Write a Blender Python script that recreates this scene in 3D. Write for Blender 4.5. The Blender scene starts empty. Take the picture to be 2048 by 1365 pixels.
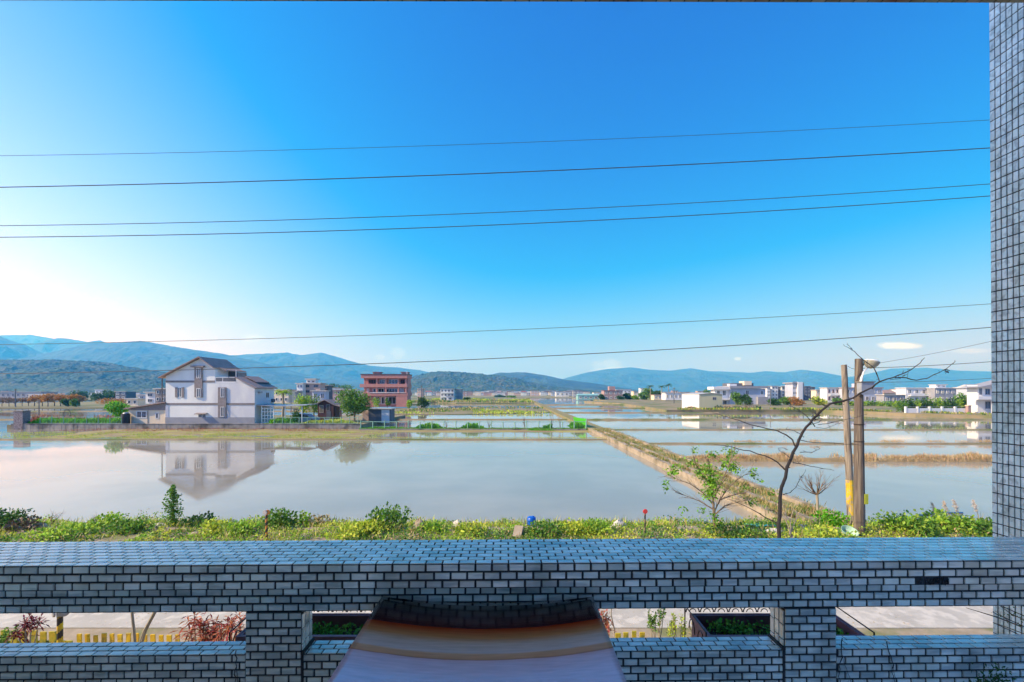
# Flooded rice fields seen from a tiled balcony
SKY_SAT = 1.25; SKY_TINT = (.8,1.0,1.12,1); GLOW_POW = 3.2; GLOW_AMT = 13.5; CLOUD_COL = (7,11,15,1); EXPO = 1.0
SKY_MUL = (1.7, .905, .89); SKY_ADD = (-1.3, -.45, .2); SUN_E = 3.2
HAZE = 2.1e-4; HAZE_COL = (.06,.42,1.0,1); HORIZON = (1.0,4.4,12.0); WATER_IOR = 1.45
import bpy, math, random
from mathutils import Vector, Matrix, noise as mnoise
import numpy as np
random.seed(7)
R = math.radians
F = 880.0; CX = 1024.0; HY = 785.0; CZ = 6.0          # focal length (px of the 2048 photo), horizon row, eye height
sc = bpy.context.scene
col = sc.collection

def at(px, py, D):
    "a point seen at photo pixel px,py when it stands D metres in front of the eye"
    return Vector(((px-CX)/F*D, D, CZ-(py-HY)/F*D))
def xat(px, D): return (px-CX)/F*D
def zat(py, D): return CZ-(py-HY)/F*D

# ------------------------------------------------------------------ materials
def lin(r, g, b):
    f = lambda c: (c/255/12.92) if c/255 <= .04045 else ((c/255+.055)/1.055)**2.4
    return (f(r), f(g), f(b), 1)
def mix2(a, b, t): return tuple(a[i]*(1-t)+b[i]*t for i in range(3))+(1,)

def mat(name, c1, c2=None, scale=3.0, rough=.8, bump=0.0, bscale=None, stretch=(1,1,1), island=0.0, spec=.5,
        metallic=0.0, coat=0.0, translucent=0.0, detail=4.0, c3=None, s3=.35, coat_rough=.1, bdist=.02):
    m = bpy.data.materials.new(name); m.use_nodes = True
    nt = m.node_tree; N = nt.nodes; L = nt.links
    bs = N['Principled BSDF']
    bs.inputs['Roughness'].default_value = rough
    bs.inputs['Specular IOR Level'].default_value = spec
    bs.inputs['Metallic'].default_value = metallic
    if coat:
        bs.inputs['Coat Weight'].default_value = coat; bs.inputs['Coat Roughness'].default_value = coat_rough
    tc = N.new('ShaderNodeTexCoord'); mp = N.new('ShaderNodeMapping')
    mp.inputs['Scale'].default_value = stretch
    L.new(tc.outputs['Object'], mp.inputs['Vector'])
    nz = N.new('ShaderNodeTexNoise'); nz.inputs['Scale'].default_value = scale; nz.inputs['Detail'].default_value = detail
    L.new(mp.outputs[0], nz.inputs['Vector'])
    if c2 is None: c2 = tuple(x*.8 for x in c1[:3])+(1,)
    rp = N.new('ShaderNodeValToRGB'); rp.color_ramp.elements[0].position = .35; rp.color_ramp.elements[1].position = .65
    rp.color_ramp.elements[0].color = c1; rp.color_ramp.elements[1].color = c2
    L.new(nz.outputs['Fac'], rp.inputs['Fac'])
    out = rp.outputs['Color']
    if c3 is not None:
        n3 = N.new('ShaderNodeTexNoise'); n3.inputs['Scale'].default_value = scale*s3; n3.inputs['Detail'].default_value = 5
        L.new(mp.outputs[0], n3.inputs['Vector'])
        r3 = N.new('ShaderNodeValToRGB'); r3.color_ramp.elements[0].position = .5; r3.color_ramp.elements[1].position = .62
        L.new(n3.outputs['Fac'], r3.inputs['Fac'])
        mx = N.new('ShaderNodeMix'); mx.data_type = 'RGBA'
        L.new(r3.outputs['Color'], mx.inputs['Factor']); L.new(out, mx.inputs['A']); mx.inputs['B'].default_value = c3
        out = mx.outputs['Result']
    if island:
        g = N.new('ShaderNodeNewGeometry'); mr = N.new('ShaderNodeMapRange')
        mr.inputs['To Min'].default_value = 1-island; mr.inputs['To Max'].default_value = 1+island
        L.new(g.outputs['Random Per Island'], mr.inputs['Value'])
        hs = N.new('ShaderNodeHueSaturation'); L.new(mr.outputs[0], hs.inputs['Value']); L.new(out, hs.inputs['Color'])
        m2 = N.new('ShaderNodeMapRange'); m2.inputs['To Min'].default_value = .5-island*.06; m2.inputs['To Max'].default_value = .5+island*.06
        wn = N.new('ShaderNodeTexWhiteNoise'); wn.noise_dimensions = '1D'; L.new(g.outputs['Random Per Island'], wn.inputs['W'])
        L.new(wn.outputs['Value'], m2.inputs['Value']); L.new(m2.outputs[0], hs.inputs['Hue'])
        out = hs.outputs['Color']
    L.new(out, bs.inputs['Base Color'])
    if bump:
        nb = N.new('ShaderNodeTexNoise'); nb.inputs['Scale'].default_value = bscale or scale*3; nb.inputs['Detail'].default_value = 5
        L.new(mp.outputs[0], nb.inputs['Vector'])
        bp = N.new('ShaderNodeBump'); bp.inputs['Strength'].default_value = bump; bp.inputs['Distance'].default_value = bdist
        L.new(nb.outputs['Fac'], bp.inputs['Height']); L.new(bp.outputs[0], bs.inputs['Normal'])
    if translucent:
        tr = N.new('ShaderNodeBsdfTranslucent'); ms = N.new('ShaderNodeMixShader'); ms.inputs[0].default_value = translucent
        br = N.new('ShaderNodeHueSaturation'); br.inputs['Value'].default_value = 1.5; L.new(out, br.inputs['Color'])
        L.new(br.outputs[0], tr.inputs['Color']); L.new(bs.outputs[0], ms.inputs[1]); L.new(tr.outputs[0], ms.inputs[2])
        L.new(ms.outputs[0], N['Material Output'].inputs['Surface'])
    return m

M = {}
def leafmat(name, a, b, isl=.45, tr=.3):
    M[name] = mat(name, a, b, scale=1.5, rough=.5, island=isl, translucent=tr, spec=.3)
leafmat('leaf', (.22,.37,.035,1), (.34,.50,.06,1), .45, .4)
leafmat('leaf_yellow', (.38,.48,.045,1), (.52,.58,.08,1))
leafmat('leaf_dark', (.035,.10,.02,1), (.07,.16,.028,1))
leafmat('leaf_mid', (.09,.20,.025,1), (.16,.31,.04,1))
leafmat('leaf_bright', (.10,.34,.012,1), (.17,.45,.02,1))
leafmat('leaf_dry', (.40,.30,.12,1), (.52,.42,.2,1), .35, .15)
leafmat('leaf_orange', (.36,.17,.04,1), (.42,.24,.06,1), .4)
leafmat('leaf_red', (.30,.02,.03,1), (.12,.025,.05,1), .7, .2)
leafmat('leaf_redbrown', (.42,.10,.06,1), (.33,.17,.09,1), .5, .2)
leafmat('leaf_plume', (.62,.50,.40,1), (.7,.6,.5,1), .2, .3)
leafmat('leaf_twig', (.20,.13,.08,1), (.26,.18,.12,1), .3, .0)
leafmat('leaf_pink', (.36,.20,.15,1), (.30,.24,.12,1), .4, .1)
M['bark'] = mat('bark', (.16,.11,.07,1), (.24,.18,.12,1), 14, .9, .5, stretch=(1,1,.25))
M['bark_dark'] = mat('bark_dark', (.014,.014,.016,1), (.035,.03,.03,1), 14, .9, .5, stretch=(1,1,.25))
M['bark_pale'] = mat('bark_pale', (.42,.36,.26,1), (.32,.27,.2,1), 14, .9, .4, stretch=(1,1,.25))
M['white'] = mat('white_paint', (.90,.90,.82,1), (.83,.83,.77,1), .6, .75, .05, c3=(.68,.68,.68,1), stretch=(1,1,.4))
M['white_bright'] = mat('white_render', (.82,.82,.80,1), (.76,.76,.74,1), .5, .75, stretch=(1,1,.4))
M['bluewhite'] = mat('pale_blue_wall', (.52,.56,.64,1), (.46,.5,.58,1), .5, .75)
M['cream'] = mat('cream_siding', (.86,.72,.52,1), (.78,.66,.48,1), .8, .7)
M['greybrown'] = mat('greybrown_stone', (.22,.19,.18,1), (.28,.25,.23,1), 3, .8, .2)
M['grey'] = mat('grey_wall', (.36,.36,.38,1), (.3,.31,.33,1), .8, .8)
M['grey_dark'] = mat('dark_grey_wall', (.11,.12,.14,1), (.15,.16,.18,1), .8, .8)
M['pinkhouse'] = mat('salmon_wall', (.66,.46,.37,1), (.6,.43,.36,1), .8, .8)
M['brick'] = mat('red_brick_tile', (.56,.25,.20,1), (.48,.22,.18,1), 1.2, .7)
M['brick_dark'] = mat('dark_brick_trim', (.30,.11,.095,1), (.24,.09,.08,1), 1.2, .7)
M['brownpink'] = mat('brown_pink_wall', (.44,.30,.27,1), (.38,.26,.23,1), 1.2, .8)
M['teal'] = mat('teal_sheet_wall', (.25,.5,.47,1), (.22,.44,.42,1), 1, .6)
M['olive'] = mat('olive_sheet_wall', (.56,.54,.34,1), (.5,.48,.3,1), 1, .55, .3, bscale=6, stretch=(6,6,.05))
M['glass'] = mat('dark_window_glass', (.03,.04,.05,1), (.05,.06,.07,1), 1, .08, spec=.8)
M['opening'] = mat('dark_opening', (.03,.03,.03,1), (.05,.045,.04,1), 2, .9)
M['roofbrown'] = mat('brown_roof_tile', (.29,.21,.18,1), (.38,.27,.23,1), 2.2, .8, .6, bscale=8, stretch=(1,1,1))
M['roofdark'] = mat('dark_roof', (.045,.045,.05,1), (.07,.065,.065,1), 2, .6)
M['roofmetal'] = mat('pale_metal_roof', (.55,.53,.48,1), (.48,.46,.42,1), 2, .45, .3, bscale=5, stretch=(6,.1,1))
M['concrete'] = mat('weathered_concrete', (.36,.33,.29,1), (.26,.235,.2,1), 1.2, .9, .3, c3=(.13,.12,.10,1), stretch=(1,1,1))
M['concrete_pale'] = mat('pale_concrete', (.42,.35,.25,1), (.32,.26,.18,1), 2.5, .9, .4, c3=(.20,.17,.11,1))
M['woodbrown'] = mat('dark_red_timber', (.13,.045,.035,1), (.08,.035,.03,1), 3, .7, .3, stretch=(1,1,.1))
M['greenmetal'] = mat('green_fence_paint', (.22,.42,.30,1), (.3,.5,.38,1), 3, .5)
M['green_net'] = mat('bright_green_net', (.10,.75,.02,1), (.13,.62,.03,1), 3, .6, translucent=.5)
M['iron'] = mat('wrought_iron', (.03,.022,.02,1), (.06,.035,.03,1), 20, .5, .2, metallic=.4)
M['metalgrey'] = mat('grey_metal', (.35,.35,.36,1), (.42,.42,.43,1), 6, .45, metallic=.3)
M['wire'] = mat('wire_insulation', (.05,.065,.085,1), (.07,.085,.1,1), 3, .7)
M['yellow'] = mat('yellow_paint', (.80,.56,.02,1), (.72,.42,.02,1), 9, .6, .2, c3=(.36,.27,.05,1), s3=.5)
M['yellow_mossy'] = mat('mossy_yellow_paint', (.42,.40,.03,1), (.62,.46,.03,1), 9, .7, .2, c3=(.2,.24,.05,1), s3=.6)
M['black'] = mat('black_paint', (.02,.02,.02,1), (.035,.03,.03,1), 5, .5)
M['redref'] = mat('red_reflector', (.72,.03,.03,1), (.6,.03,.03,1), 5, .25, coat=.5)
M['orangeref'] = mat('orange_reflector', (.68,.25,.03,1), (.5,.17,.03,1), 5, .3, coat=.5)
M['blueplastic'] = mat('blue_plastic', (.005,.11,.52,1), (.01,.13,.6,1), 4, .35)
M['stone_pale'] = mat('pale_rock', (.66,.62,.54,1), (.5,.46,.4,1), 5, .9, .6)
M['teal_net'] = mat('turquoise_sheet', (.08,.55,.42,1), (.15,.62,.5,1), 5, .6)

# ------------------------------------------------------------------ mesh builder (world coordinates)
ORG = {}
class MB:
    def __init__(s): s.v = []; s.f = []; s.m = []; s.smooth = False
    def add(s, vs, fs, mi=0):
        n = len(s.v); s.v.extend([tuple(v) for v in vs]); s.f.extend([tuple(n+i for i in f) for f in fs]); s.m.extend([mi]*len(fs)); return s
    def box(s, x0, x1, y0, y1, z0, z1, mi=0):
        vs = [(x0,y0,z0),(x1,y0,z0),(x1,y1,z0),(x0,y1,z0),(x0,y0,z1),(x1,y0,z1),(x1,y1,z1),(x0,y1,z1)]
        return s.add(vs, [(0,3,2,1),(4,5,6,7),(0,1,5,4),(1,2,6,5),(2,3,7,6),(3,0,4,7)], mi)
    def obox(s, c, half, rz=0, mi=0, rx=0, ry=0):
        m = Matrix.Translation(Vector(c)) @ Matrix.Rotation(rz,4,'Z') @ Matrix.Rotation(rx,4,'X') @ Matrix.Rotation(ry,4,'Y')
        vs = [m @ Vector((sx*half[0], sy*half[1], sz*half[2])) for sz in (-1,1) for sx, sy in ((-1,-1),(1,-1),(1,1),(-1,1))]
        return s.add(vs, [(0,3,2,1),(4,5,6,7),(0,1,5,4),(1,2,6,5),(2,3,7,6),(3,0,4,7)], mi)
    def prism(s, pts, y0, y1, mi=0):
        "an outline of (x,z) given counter-clockwise seen from the eye, extruded along y"
        n = len(pts); vs = [(x,y0,z) for x,z in pts]+[(x,y1,z) for x,z in pts]
        fs = [tuple(range(n)), tuple(range(2*n-1, n-1, -1))]+[(i, i+n, (i+1)%n+n, (i+1)%n) for i in range(n)]
        return s.add(vs, fs, mi)
    def slab(s, pts, z0, z1, mi=0):
        "an outline of (x,y), counter-clockwise from above, extruded along z"
        n = len(pts); vs = [(x,y,z0) for x,y in pts]+[(x,y,z1) for x,y in pts]
        fs = [tuple(range(n-1,-1,-1)), tuple(range(n, 2*n))]+[(i, (i+1)%n, (i+1)%n+n, i+n) for i in range(n)]
        return s.add(vs, fs, mi)
    def tube(s, pts, rad, sides=6, mi=0, cap=True):
        pts = [Vector(p) for p in pts]
        if not hasattr(rad, '__len__'): rad = [rad]*len(pts)
        vs = []; up = Vector((0.31,0.17,.93))
        for i, p in enumerate(pts):
            t = (pts[min(i+1,len(pts)-1)]-pts[max(i-1,0)])
            if t.length < 1e-9: t = Vector((0,0,1))
            t.normalize()
            a = t.cross(up); 
            if a.length < .05: a = t.cross(Vector((1,0,0)))
            a.normalize(); b = t.cross(a)
            for k in range(sides):
                an = 2*math.pi*k/sides; vs.append(p+(a*math.cos(an)+b*math.sin(an))*rad[i])
        fs = [(i*sides+k, i*sides+(k+1)%sides, (i+1)*sides+(k+1)%sides, (i+1)*sides+k) for i in range(len(pts)-1) for k in range(sides)]
        if cap: fs += [tuple(range(sides-1,-1,-1)), tuple((len(pts)-1)*sides+k for k in range(sides))]
        return s.add(vs, fs, mi)
    def lathe(s, c, prof, sides=16, mi=0, axis='Z'):
        vs = []; c = Vector(c)
        for r, h in prof:
            for k in range(sides):
                a = 2*math.pi*k/sides
                p = Vector((r*math.cos(a), r*math.sin(a), h)) if axis == 'Z' else Vector((r*math.cos(a), h, r*math.sin(a)))
                vs.append(c+p)
        n = len(prof)
        fs = [(i*sides+k, i*sides+(k+1)%sides, (i+1)*sides+(k+1)%sides, (i+1)*sides+k) for i in range(n-1) for k in range(sides)]
        fs += [tuple(range(sides-1,-1,-1)), tuple((n-1)*sides+k for k in range(sides))]
        return s.add(vs, fs, mi)
    def leaf(s, p, d, n, l, w, mi=0):
        "one bent leaf: base p, direction d, normal n"
        sd = d.cross(n)
        if sd.length < 1e-6: sd = d.cross(Vector((1,0,.1)))
        sd.normalize()
        m = p+d*l*.5; t = p+d*l-n*l*.18
        return s.add([p, m+sd*w*.5, t, m-sd*w*.5], [(0,1,2,3)], mi)
    def xf(s, m): s.v = [tuple(m @ Vector(v)) for v in s.v]; return s
    def build(s, name, mats, parent=None, smooth=False, origin=None):
        me = bpy.data.meshes.new(name)
        V = np.array(s.v, dtype=float).reshape(-1, 3)
        if parent is not None: o0 = Vector(ORG[parent.name])
        elif origin is not None: o0 = Vector(origin)
        else: o0 = Vector(((V[:,0].min()+V[:,0].max())/2, (V[:,1].min()+V[:,1].max())/2, V[:,2].min()))
        me.from_pydata((V-np.array(o0)).tolist(), [], s.f)
        if not isinstance(mats, (list, tuple)): mats = [mats]
        for m in mats: me.materials.append(M[m] if isinstance(m, str) else m)
        if any(s.m): me.polygons.foreach_set('material_index', s.m)
        if smooth: me.polygons.foreach_set('use_smooth', [True]*len(s.f))
        me.update()
        o = bpy.data.objects.new(name, me); col.objects.link(o)
        if parent is not None: o.parent = parent; ORG[o.name] = tuple(o0)
        else: o.location = o0; ORG[o.name] = tuple(o0)
        return o

def tag(o, label=None, cat=None, group=None, kind=None):
    if label: o['label'] = label
    if cat: o['category'] = cat
    if group: o['group'] = group
    if kind: o['kind'] = kind
    return o
def thing(name, loc, label, cat, group=None):
    o = bpy.data.objects.new(name, None); col.objects.link(o); o.location = loc; o.empty_display_size = .2
    ORG[o.name] = tuple(loc); return tag(o, label, cat, group)
def copy_tree(o, parent=None, name=None):
    c = o.copy(); col.objects.link(c)
    if parent is not None: c.parent = parent
    for ch in list(o.children): copy_tree(ch, c)
    return c
def struct(o): o['kind'] = 'structure'; return o
def rv(): 
    v = Vector((random.gauss(0,1), random.gauss(0,1), random.gauss(0,1))); v.normalize(); return v

def leaf_blob(mb, c, rad, n, l, w=None, mi=0, shell=.55, up=.3, lump=.35, mats=1, seed=0, zmin=None):
    "leaves spread through a lumpy ellipsoid with gaps"
    c = Vector(c); w = w or l*.55; k = 0
    while k < n:
        d = rv(); r = shell+(1-shell)*random.random()**.7 if random.random() < .8 else random.random()*shell
        lm = 1+lump*mnoise.noise(d*2.1+Vector((seed*3.1, seed, 0)))*1.6
        if mnoise.noise(d*3.3+Vector((seed, 5, 1))) < -.28 and random.random() < .7: k += 1; continue
        p = c+Vector((d.x*rad[0], d.y*rad[1], d.z*rad[2]))*r*lm
        if zmin is not None and p.z < zmin: k += 1; continue
        dd = (d+rv()*.9+Vector((0,0,up))).normalized(); nn = (d+rv()*.6+Vector((0,0,.5))).normalized()
        s = random.uniform(.6,1.25)
        mb.leaf(p, dd, nn, l*s, w*s, mi if mats == 1 else random.randrange(mats)); k += 1
    return mb

def branchy(mb, p, d, length, r, depth, spread=.6, up=.15, tips=None, seg=4, mi=0, kids=(2,3), shrink=.68, sides=5):
    pts = [p.copy()]; rad = [r]; q = p.copy(); dd = d.normalized()
    for i in range(seg):
        dd = (dd+rv()*.16+Vector((0,0,up*.3))).normalized(); q = q+dd*length/seg
        pts.append(q.copy()); rad.append(r*(1-(i+1)/seg*.42))
    mb.tube(pts, rad, sides if depth > 0 else 3, mi)
    if depth <= 0:
        if tips is not None: tips.append((q, dd))
        return
    for k in range(random.randint(*kids)):
        j = random.randint(max(1, seg-2), seg)
        nd = (dd+rv()*spread+Vector((0,0,up))).normalized()
        branchy(mb, pts[j], nd, length*shrink*random.uniform(.8,1.15), rad[j]*.72, depth-1, spread, up, tips, max(2, seg-1), mi, kids, shrink, max(3, sides-1))
    if tips is not None: tips.append((q, dd))

def tree(name, label, px, ybase, ytop, wpx, D, crown, bark='bark', n=1500, l=.3, group=None, cat='tree', zb=None, shape=(1,1,1), blobs=6, trunk=.25, seed=1, group_=None):
    b = at(px, ybase, D)
    if zb is not None: b.z = zb
    H = zat(ytop, D)-b.z; w = wpx/F*D/2
    t = thing(name, b, label, cat, group)
    m = MB(); ct = b+Vector((0,0,H*trunk)); tips = []
    m.tube([b-Vector((0,0,.1)), b+Vector((0,0,H*trunk*.5))+rv()*.02*H, ct], [H*.035, H*.028, H*.024], 7)
    for i in range(4):
        a = i*1.7+seed; e = ct+Vector((math.cos(a)*w*.6, math.sin(a)*w*.6, H*(.35+.1*(i%2))))
        m.tube([ct, (ct+e)/2+rv()*.03*H, e], [H*.02, H*.012, H*.005], 5)
    m.build('trunk', bark, t)
    c = MB()
    zc = b.z+H*(trunk+1)/2; hz = H*(1-trunk)/2
    for i in range(blobs):
        if blobs == 1: o = Vector((0,0,0)); rr = 1
        else:
            a = i*2.4+seed; rad = .45 if i else 0
            o = Vector((math.cos(a)*w*rad, math.sin(a)*w*rad, hz*.55*math.sin(i*1.9+seed))); rr = random.uniform(.5,.68)
        leaf_blob(c, Vector((b.x, b.y, zc))+o, (w*rr*shape[0], w*rr*shape[1], hz*rr*1.05*shape[2]), n//blobs, l, seed=seed+i)
    c.build('crown', crown, t)
    return t
def bush(name, label, px, ybase, ytop, wpx, D, crown, n=500, l=.1, group=None, cat='bush', zb=None, blobs=4, seed=1, stem=True):
    b = at(px, ybase, D)
    if zb is not None: b.z = zb
    H = zat(ytop, D)-b.z; w = wpx/F*D/2
    t = thing(name, b, label, cat, group)
    if stem:
        m = MB()
        for i in range(5):
            e = b+Vector((random.uniform(-.5,.5)*w, random.uniform(-.5,.5)*w, H*.6)); m.tube([b, (b+e)/2+rv()*.02, e], [.02*H, .014*H, .006*H], 4)
        m.build('stem', 'bark', t)
    c = MB()
    for i in range(blobs):
        a = i*2.4+seed; rad = .5 if blobs > 1 else 0
        leaf_blob(c, b+Vector((math.cos(a)*w*rad, math.sin(a)*w*rad*.8, H*random.uniform(.4,.58))), (w*.62, w*.6, H*.45), n//blobs, l, seed=seed+i, zmin=b.z)
    c.build('foliage', crown, t)
    return t

# ------------------------------------------------------------------ camera, sun, sky
cam = bpy.data.cameras.new('camera'); co = bpy.data.objects.new('camera', cam); col.objects.link(co)
co.location = (0,0,CZ); co.rotation_euler = (R(90),0,0)
cam.sensor_width = 36; cam.lens = 36*F/2048; cam.shift_y = (HY-682.5)/2048; cam.clip_start = .05; cam.clip_end = 60000
sc.camera = co
SUN_AZ = R(-104); SUN_EL = R(36)          # azimuth from straight ahead, positive to the right
sd = Vector((math.sin(SUN_AZ)*math.cos(SUN_EL), math.cos(SUN_AZ)*math.cos(SUN_EL), math.sin(SUN_EL)))
sl = bpy.data.lights.new('sun', 'SUN'); sl.energy = SUN_E; sl.angle = R(.5); sl.color = (1,.96,.86)
so = bpy.data.objects.new('sun', sl); col.objects.link(so); so.rotation_euler = (-sd).to_track_quat('-Z','Y').to_euler()
w = bpy.data.worlds.new('World'); sc.world = w; w.use_nodes = True
N = w.node_tree.nodes; L = w.node_tree.links
def nd(t, **k):
    n = N.new(t)
    for a, b in k.items(): setattr(n, a, b)
    return n
def math_(op, a, b=None, c=None, clamp=False):
    n = nd('ShaderNodeMath', operation=op, use_clamp=clamp)
    for i, x in enumerate((a, b, c)):
        if x is None: continue
        if isinstance(x, (int, float)): n.inputs[i].default_value = x
        else: L.new(x, n.inputs[i])
    return n.outputs[0]
bg = N['Background']; bg.inputs['Strength'].default_value = .1
sky = nd('ShaderNodeTexSky', sky_type='NISHITA'); sky.sun_disc = False; sky.sun_elevation = SUN_EL; sky.sun_rotation = SUN_AZ
sky.air_density = 1.0; sky.dust_density = .6; sky.ozone_density = 3.0; sky.altitude = 0
tc = nd('ShaderNodeTexCoord'); sep = nd('ShaderNodeSeparateXYZ'); L.new(tc.outputs['Generated'], sep.inputs[0])
hs = nd('ShaderNodeHueSaturation'); hs.inputs['Saturation'].default_value = SKY_SAT; hs.inputs['Value'].default_value = 1.0
L.new(sky.outputs[0], hs.inputs['Color'])
gm = nd('ShaderNodeGamma'); gm.inputs[1].default_value = 1.0; L.new(hs.outputs[0], gm.inputs[0])
tint = nd('ShaderNodeMix', data_type='RGBA', blend_type='MULTIPLY'); tint.inputs['Factor'].default_value = 1
L.new(gm.outputs[0], tint.inputs['A']); tint.inputs['B'].default_value = SKY_TINT
# forward-scatter glow of the air round the sun
dot = nd('ShaderNodeVectorMath', operation='DOT_PRODUCT'); L.new(tc.outputs['Generated'], dot.inputs[0])
gd = Vector((math.sin(R(-78))*math.cos(R(12)), math.cos(R(-78))*math.cos(R(12)), math.sin(R(12)))); dot.inputs[1].default_value = gd
g1 = math_('POWER', math_('MAXIMUM', dot.outputs['Value'], 0.0), GLOW_POW)
hz = math_('POWER', math_('SUBTRACT', 1.0, math_('ABSOLUTE', sep.outputs[2])), 4.0)
glow = math_('MULTIPLY', math_('MULTIPLY', g1, math_('ADD', math_('MULTIPLY', hz, .88), .12)), GLOW_AMT)
gl = nd('ShaderNodeMix', data_type='RGBA', blend_type='ADD', clamp_result=False); gl.inputs['Factor'].default_value = 1
gc = nd('ShaderNodeVectorMath', operation='SCALE'); gc.inputs[0].default_value = (.46,.75,1.1); L.new(glow, gc.inputs['Scale'])
hmix = nd('ShaderNodeMix', data_type='RGBA'); hf = math_('MULTIPLY', math_('POWER', math_('SUBTRACT', 1.0, math_('ABSOLUTE', sep.outputs[2])), 11.0), .92)
L.new(hf, hmix.inputs['Factor']); L.new(tint.outputs['Result'], hmix.inputs['A']); hmix.inputs['B'].default_value = (*HORIZON, 1)
L.new(hmix.outputs['Result'], gl.inputs['A']); L.new(gc.outputs[0], gl.inputs['B'])
# small clouds low in the sky
grade = nd('ShaderNodeVectorMath', operation='MULTIPLY_ADD'); L.new(gl.outputs['Result'], grade.inputs[0])
grade.inputs[1].default_value = SKY_MUL; grade.inputs[2].default_value = SKY_ADD
gmax = nd('ShaderNodeVectorMath', operation='MAXIMUM'); L.new(grade.outputs[0], gmax.inputs[0]); gmax.inputs[1].default_value = (.02,.02,.02)
cur = gmax.outputs[0]
ydir = math_('MAXIMUM', sep.outputs[1], .02)
uu = math_('DIVIDE', sep.outputs[0], ydir); vv = math_('DIVIDE', sep.outputs[2], ydir)
cn = nd('ShaderNodeTexNoise'); cn.inputs['Scale'].default_value = 26; cn.inputs['Detail'].default_value = 6
L.new(tc.outputs['Generated'], cn.inputs['Vector'])
front = math_('GREATER_THAN', sep.outputs[1], .05)
for (cpx, cpy, wx, wy, amt) in ((1800,692,46,9,.95), (1475,718,9,4,.35), (1212,728,34,11,.16), (795,706,16,12,.12), (760,714,12,6,.12), (505,676,26,9,.15), (1930,702,60,6,.25), (1560,775,900,26,.10), (1240,742,60,9,.25)):
    du = math_('DIVIDE', math_('SUBTRACT', uu, (cpx-CX)/F), wx/F); dv = math_('DIVIDE', math_('SUBTRACT', vv, (HY-cpy)/F), wy/F)
    q = math_('ADD', math_('MULTIPLY', du, du), math_('MULTIPLY', dv, dv))
    q = math_('ADD', q, math_('MULTIPLY', math_('SUBTRACT', cn.outputs['Fac'], .5), 2.4))
    mr = nd('ShaderNodeMapRange', interpolation_type='SMOOTHSTEP'); mr.inputs['From Min'].default_value = 1.25; mr.inputs['From Max'].default_value = .1
    L.new(q, mr.inputs['Value'])
    f = math_('MULTIPLY', math_('MULTIPLY', mr.outputs[0], amt), front)
    cmx = nd('ShaderNodeMix', data_type='RGBA'); L.new(f, cmx.inputs['Factor']); L.new(cur, cmx.inputs['A']); cmx.inputs['B'].default_value = CLOUD_COL
    cur = cmx.outputs['Result']
L.new(cur, bg.inputs['Color'])
sc.view_settings.view_transform = 'Standard'; sc.view_settings.look = 'None'; sc.view_settings.exposure = EXPO; sc.view_settings.gamma = 1
sc.view_settings.use_curve_mapping = False
sc.render.engine = 'CYCLES'
cy = sc.cycles; cy.max_bounces = 6; cy.diffuse_bounces = 3; cy.glossy_bounces = 3; cy.transmission_bounces = 3; cy.transparent_max_bounces = 6; cy.volume_bounces = 2
cy.use_denoising = True; cy.caustics_reflective = False; cy.caustics_refractive = False; cy.sample_clamp_indirect = 6
# ------------------------------------------------------------------ the setting
def fbm(x, y, s, o=4):
    v = 0; a = 1; t = 0
    for i in range(o):
        v += a*mnoise.noise(Vector((x*s, y*s, i*7.3))); t += a; a *= .5; s *= 2.03
    return v/t
M['mud'] = mat('wet_mud', (.20,.155,.11,1), (.27,.215,.15,1), .6, .6, .3, bscale=3, c3=(.14,.12,.06,1))
M['earth'] = mat('field_earth', (.30,.24,.15,1), (.22,.2,.1,1), .35, .95, .3, bscale=4, c3=(.13,.17,.05,1), s3=.3)
M['farland'] = mat('far_fields', (.20,.19,.09,1), (.28,.25,.14,1), .02, .95, c3=(.09,.14,.04,1), s3=.5)
M['soil'] = mat('verge_soil', (.42,.34,.24,1), (.30,.24,.16,1), 2.5, .95, .6, bscale=14, c3=(.2,.2,.08,1))
# one ground sheet to the horizon, sunk under the flooded fields
g = MB(); BIG = 10800
g.slab([(-BIG,-400),(BIG,-400),(BIG,BIG),(-BIG,BIG)], -3.0, -.45); struct(g.build('ground', 'mud'))
g = MB()
def sheet(pts, z, m, name, zb=-.4):
    g = MB(); g.slab(pts, zb, z); o = struct(g.build(name, m)); return o
sheet([(-BIG,330),(-60,330),(-60,262),(12,262),(12,440),(60,440),(60,330),(200,262),(BIG,262),(BIG,BIG),(-BIG,BIG)], .30, 'farland', 'land')
# right-hand land with the villas, as seen in front of the water
sheet([(46,131),(75,133),(92,133),(97,120),(99,108),(112,97),(262,97),(262,261),(199,261),(60,329),(60,270),(43,262),(52,205),(49,160)], .75, 'earth', 'land')
# left-hand land
sheet([(-260,164),(-58,164),(-58,200),(-45,210),(-45,260),(-61,261),(-61,329),(-262,329)], .3, 'farland', 'field')
sheet([(-40,118),(-12,118),(11.7,128),(11.7,158),(-30,166),(-58,150)], .12, 'earth', 'field')
sheet([(-30,236),(11.8,236),(11.8,261),(-44,261)], .2, 'farland', 'field')
# compound behind the white house
sheet([(-83,72.3),(-25.2,72.3),(-25.2,104),(-83,104)], .62, 'earth', 'yard')
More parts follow.
